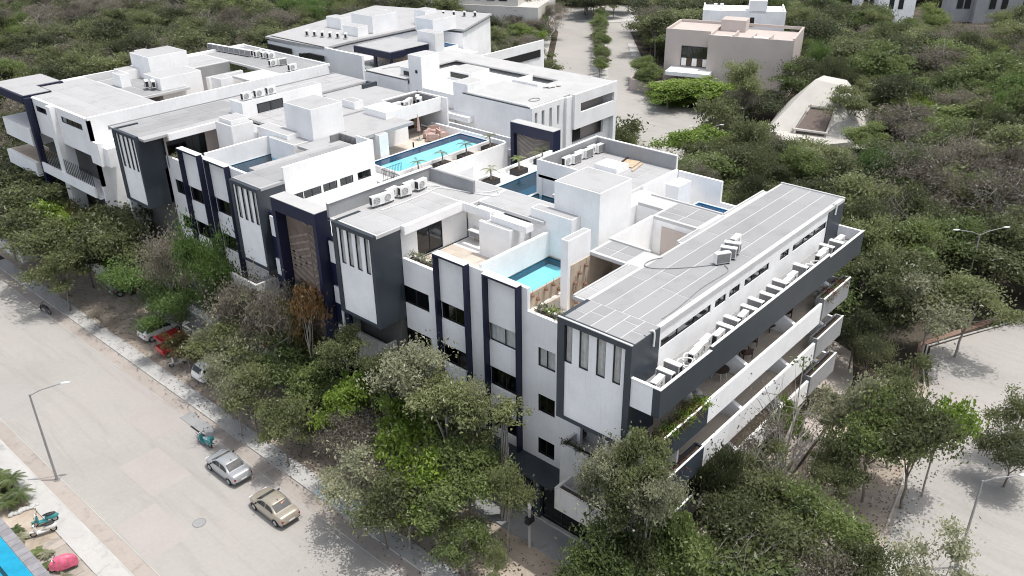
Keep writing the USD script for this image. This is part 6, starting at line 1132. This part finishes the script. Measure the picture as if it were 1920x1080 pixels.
# bright hedge before the pink house, median shrubs, roundabout trees
hg = 0
for x, y in [(130.6+a*.9+rt_.uniform(-.6, .6), 80-a*1.15+rt_.uniform(-.8, .8)) for a in np.arange(0, 9, .55)]+[(133.0+a*.9, 82-a*1.25) for a in np.arange(0, 9, .8)]:
    plant('bush', x, y, rt_.uniform(2.0, 3.0), rt_.uniform(1.6, 2.2), 'bright green bush of the clipped mass before the pink house', 'bright bushes before the pink house')
for i in range(26):
    f = i/25; x, y = 138.2+44.2*f+rt_.uniform(-.5, .5), 99.9+32.6*f+rt_.uniform(-.5, .5)
    plant('pale2' if i % 3 else 'green', x, y, rt_.uniform(3.0, 4.6), rt_.uniform(1.2, 1.7), 'narrow tree in the planted strip dividing the far road', 'trees dividing the far road')
for i in range(11):
    a, q = rt_.uniform(0, 6.28), 8*math.sqrt(rt_.random()); plant('dark' if i % 3 else 'olive', 193+q*math.cos(a), 139+q*math.sin(a), rt_.uniform(6, 8.5), rt_.uniform(2.5, 3.4), 'dark tree on the round traffic island', 'trees on the traffic island')
for i in range(9):
    plant('green', 135+i*1.0+rt_.uniform(-.4, .4), 86.5+i*.9+rt_.uniform(-.6, .2), rt_.uniform(3.5, 5), rt_.uniform(1.4, 1.9), 'green shrub between the far road and the pink house', 'shrubs between the far road and the pink house')
# the farther wood, one mass of instanced trees
ins = UsdGeom.PointInstancer.Define(stage, W+'/far_wood'); tag(ins, 'olive and brown wood covering the ground to the top of the picture', 'wood', None, 'stuff')
pos, ori, scl, idx, rel = [], [], [], [], []
for j, (k, L_) in enumerate(sorted(far.items())):
    if k not in PROTO: plant(k, *L_[0][:2], L_[0][2], L_[0][3], f'{DESC[k]} under the edge of the dense wood', None)
    pp_ = UsdGeom.Xform.Define(stage, f'{W}/far_wood/Prototypes/{k}')
    for part in ('trunk', 'crown'):
        c = stage.OverridePrim(f'{W}/far_wood/Prototypes/{k}/{part}'); c.GetReferences().AddInternalReference(PROTO[k].GetPath().AppendChild(part))
    ins.GetPrototypesRel().AddTarget(pp_.GetPath()); H, R = KIND[k][:2]
    for x, y, h, r, a in L_: pos.append(Gf.Vec3f(float(x), float(y), 0)); ori.append(Gf.Quath(math.cos(a/2), 0, 0, math.sin(a/2))); scl.append(Gf.Vec3f(r/R, r/R, h/H)); idx.append(j)
ins.CreatePositionsAttr(pos); ins.CreateOrientationsAttr(ori); ins.CreateScalesAttr(scl); ins.CreateProtoIndicesAttr(idx)
# --- palms and planting
def palm(label, loc, h, n, fl, lm=lf_green, group=None, pot_=None, name='palm', seed=1):
    t = thing(name, label, 'palm', loc, 0, group); rg = np.random.default_rng(seed)
    if pot_: m = MB(); a, b, c = pot_; m.box(-a, a, -b, b, 0, c); obj('planter_box', m, black, t); obj('planter_soil', MB().box(-a+.06, a-.06, -b+.06, b-.06, c, c+.01), soil, t)
    z0 = pot_[2] if pot_ else 0; nq = 1
    obj('trunk', MB().tube([(0, 0, z0-.02), (.05, .03, z0+h*.5), (.02, .1, z0+h)], [.09, .07, .06], 7), barkp, t)
    m = MB()
    for k in range(n):
        a = 2*math.pi*k/n+rg.uniform(-.3, .3); el = rg.uniform(.2, 1.0); L_ = fl*rg.uniform(.8, 1.15); d = np.array([math.cos(a), math.sin(a)]); s = np.array([-d[1], d[0]]); c = []
        for q in np.linspace(0, 1, 9): c.append((np.array([.02, .1])+d*L_*q*math.cos(el*(1-q*.6)), z0+h+L_*(math.sin(el)*q-.75*q*q)))
        for q in range(8):
            for sd in (-1, 1):
                for u_ in (0, .5):
                    p0 = np.array([*(c[q][0]+(c[q+1][0]-c[q][0])*u_), c[q][1]+(c[q+1][1]-c[q][1])*u_]); w_ = fl*.24*math.sin(math.pi*min(1, (q+u_+.8)/9))
                    tip = p0+np.array([*(d*w_*.55+s*sd*w_), -w_*.45]); e1 = np.array([*(d*.035), 0])
                    m.add([p0-e1, p0+e1, tip], [[0, 1, 2]])
    obj('crown', m, lm, t); return t
for i, (x, y) in enumerate(((50.2, 56.4), (53.4, 56.5), (56.6, 56.5), (60.0, 56.5))): palm(f'potted palm in a black box along the long pool, {ORD[i]} from the street', (x, y, 14.51), 1.0, 6, .95, lf_olive, 'potted palms along the long pool', (.8, .55, .55), 'potted_palm', 30+i)
for i, (x, y) in enumerate(((51.6, 48.6), (55.2, 48.5), (58.6, 48.6))): palm(f'potted palm in a black box behind the turquoise pool, {ORD[i]} from the street', (x, y, 15.36), .9, 6, .95, lf_olive if i != 1 else lf_green, 'potted palms behind the turquoise pool', (.7, .5, .45), 'potted_palm', 40+i)
palm('pale round-crowned palm beside the stone screen of the back portal', (61.2, 50.6, 14.2), 1.0, 16, 1.6, lf_pale, None, None, 'palm', 50)
for i, (x, y) in enumerate(((11.6, 59.2), (11.0, 58.4), (12.2, 60.3), (11.5, 61.2), (10.4, 59.8), (12.0, 58.4), (11.9, 62.2))): palm('dark green palm of the clump beside the pool corner, lower left', (x, y, 0), .5+.25*(i % 3), 22, 1.05, lf_green, 'palms of the clump at the lower left', None, 'palm', 60+i)
for i, (x, y) in enumerate(((10.5, 55.6), (10.4, 54.6), (10.6, 52.4), (10.9, 51.7), (10.5, 50.6), (10.8, 48.6))): palm('small spiky palm at the foot of the slate pool edge', (x, y, 0), .3, 14, .6, lf_pale if i % 2 else lf_green, 'small palms at the foot of the pool edge', None, 'palm', 80+i)
def tuft(label, pts, r, n, size, lm, spread, name='plant', cat='plant', group=None):
    t = thing(name, label, cat, pts[0], 0, group); rg = np.random.default_rng(int(abs(pts[0][0]*7+pts[0][1]*3))); c = np.array(pts, float)-np.array(pts[0], float)
    m = MB()
    for p in c: m.tube([p+[0, 0, -.05], p+[.02, 0, r]], .015, 4)
    obj('stem', m, bark, t); obj('foliage', leaves_mesh(rg, c+[0, 0, r*.8], spread, np.full(len(c), n), size, up=.2, asp=.22), lm, t)
for i, x in enumerate((35.0, 36.0, 36.9, 37.8, 38.7, 39.6)): tuft(f'yellow-green plants in the slate planter of the top balcony, {ORD[i]} from the corner', [(x, 20.4, 10.95), (x+.4, 20.4, 10.95)], .5, 130, .16, lf_bright if i % 2 else lf_yellow, .28, 'planter_plant', 'plant', 'plants in the top slate planter')
for i, x in enumerate((36.5, 38.0)): tuft(f'reddish plants in the middle balcony slate planter, {ORD[i]} from the corner', [(x, 20.4, 7.5), (x+.5, 20.4, 7.5)], .35, 90, .12, lf_red, .22, 'planter_plant', 'plant', 'plants in the middle slate planter')
for i, x in enumerate((57.3, 58.2, 59.2, 60.2, 61.0)): tuft(f'red and green plants in the far top balcony planter, {ORD[i]} from the left', [(x, 20.4, 11.2), (x+.4, 20.4, 11.2)], .35, 120, .13, lf_red if i % 2 else lf_olive, .25, 'planter_plant', 'plant', 'plants in the far top planter')
for i in range(7): tuft(f'small dark plant in the far planter of the middle balcony, {ORD[i]} from the left', [(57.2+i*.62, 20.4, 7.75)], .2, 40, .09, lf_dark, .13, 'planter_plant', 'plant', 'plants in the far middle planter')
for i, y in enumerate((28.6, 29.5, 30.3, 31.1)): tuft(f'pale spiky plant in the roof planter beside the corner box, {ORD[i]} from the box', [(37.5, y, 14.9)], .45, 60, .18, lf_bright if i == 2 else lf_pale, .2, 'roof_plant', 'plant', 'plants in the first roof planter')
for i, y in enumerate((40.7, 41.4, 42.1, 42.8, 43.4)): tuft(f'thin pale plant in the roof planter of the second terrace, {ORD[i]} from the right', [(37.5, y, 15.0)], .35, 36, .16, lf_pale, .2, 'roof_plant', 'plant', 'plants in the second roof planter')
for i, y in enumerate((74.8, 75.4, 76.0, 76.6)): tuft(f'pale plant in the roof planter of the second block, {ORD[i]} from the right', [(37.5, y, 15.4)], .35, 50, .16, lf_pale, .22, 'roof_plant', 'plant', 'plants in the roof planter of the second block')
tuft('dark leafy plant on the counter in the stone niche', [(44.6, 29.2, 15.25), (44.5, 29.7, 15.25)], .35, 130, .10, lf_dark, .2, 'pot_plant', 'plant')
for i, (y, dz) in enumerate(((27.4, 7.2), (26.4, 7.15), (25.2, 7.15))): tuft(f'dark trailing plant on the rim of the corner loggia, {ORD[i]} from the left', [(35.6, y, dz)], .2, 70, .12, lf_dark, .18, 'trailing_plant', 'plant', 'plants on the corner loggia rim')
tuft('dark climbing shrub against the carved stone screen of the front portal', [(34.3, 53.6, 8.4), (34.2, 53.2, 9.2), (34.3, 53.4, 10.0), (34.3, 53.0, 7.4)], .6, 260, .13, lf_dark, .38, 'climber', 'shrub')
for i in range(7): tuft(f'dark trailing vine hanging from the terrace of the canopy block, {ORD[i]} from the left', [(76.0+.9*i, 103.6-1.5*i, zg-3.2), (76.0+.9*i, 103.6-1.5*i, zg-2.6)], .4, 60, .14, lf_dark, .25, 'trailing_plant', 'plant', 'vines on the canopy block')
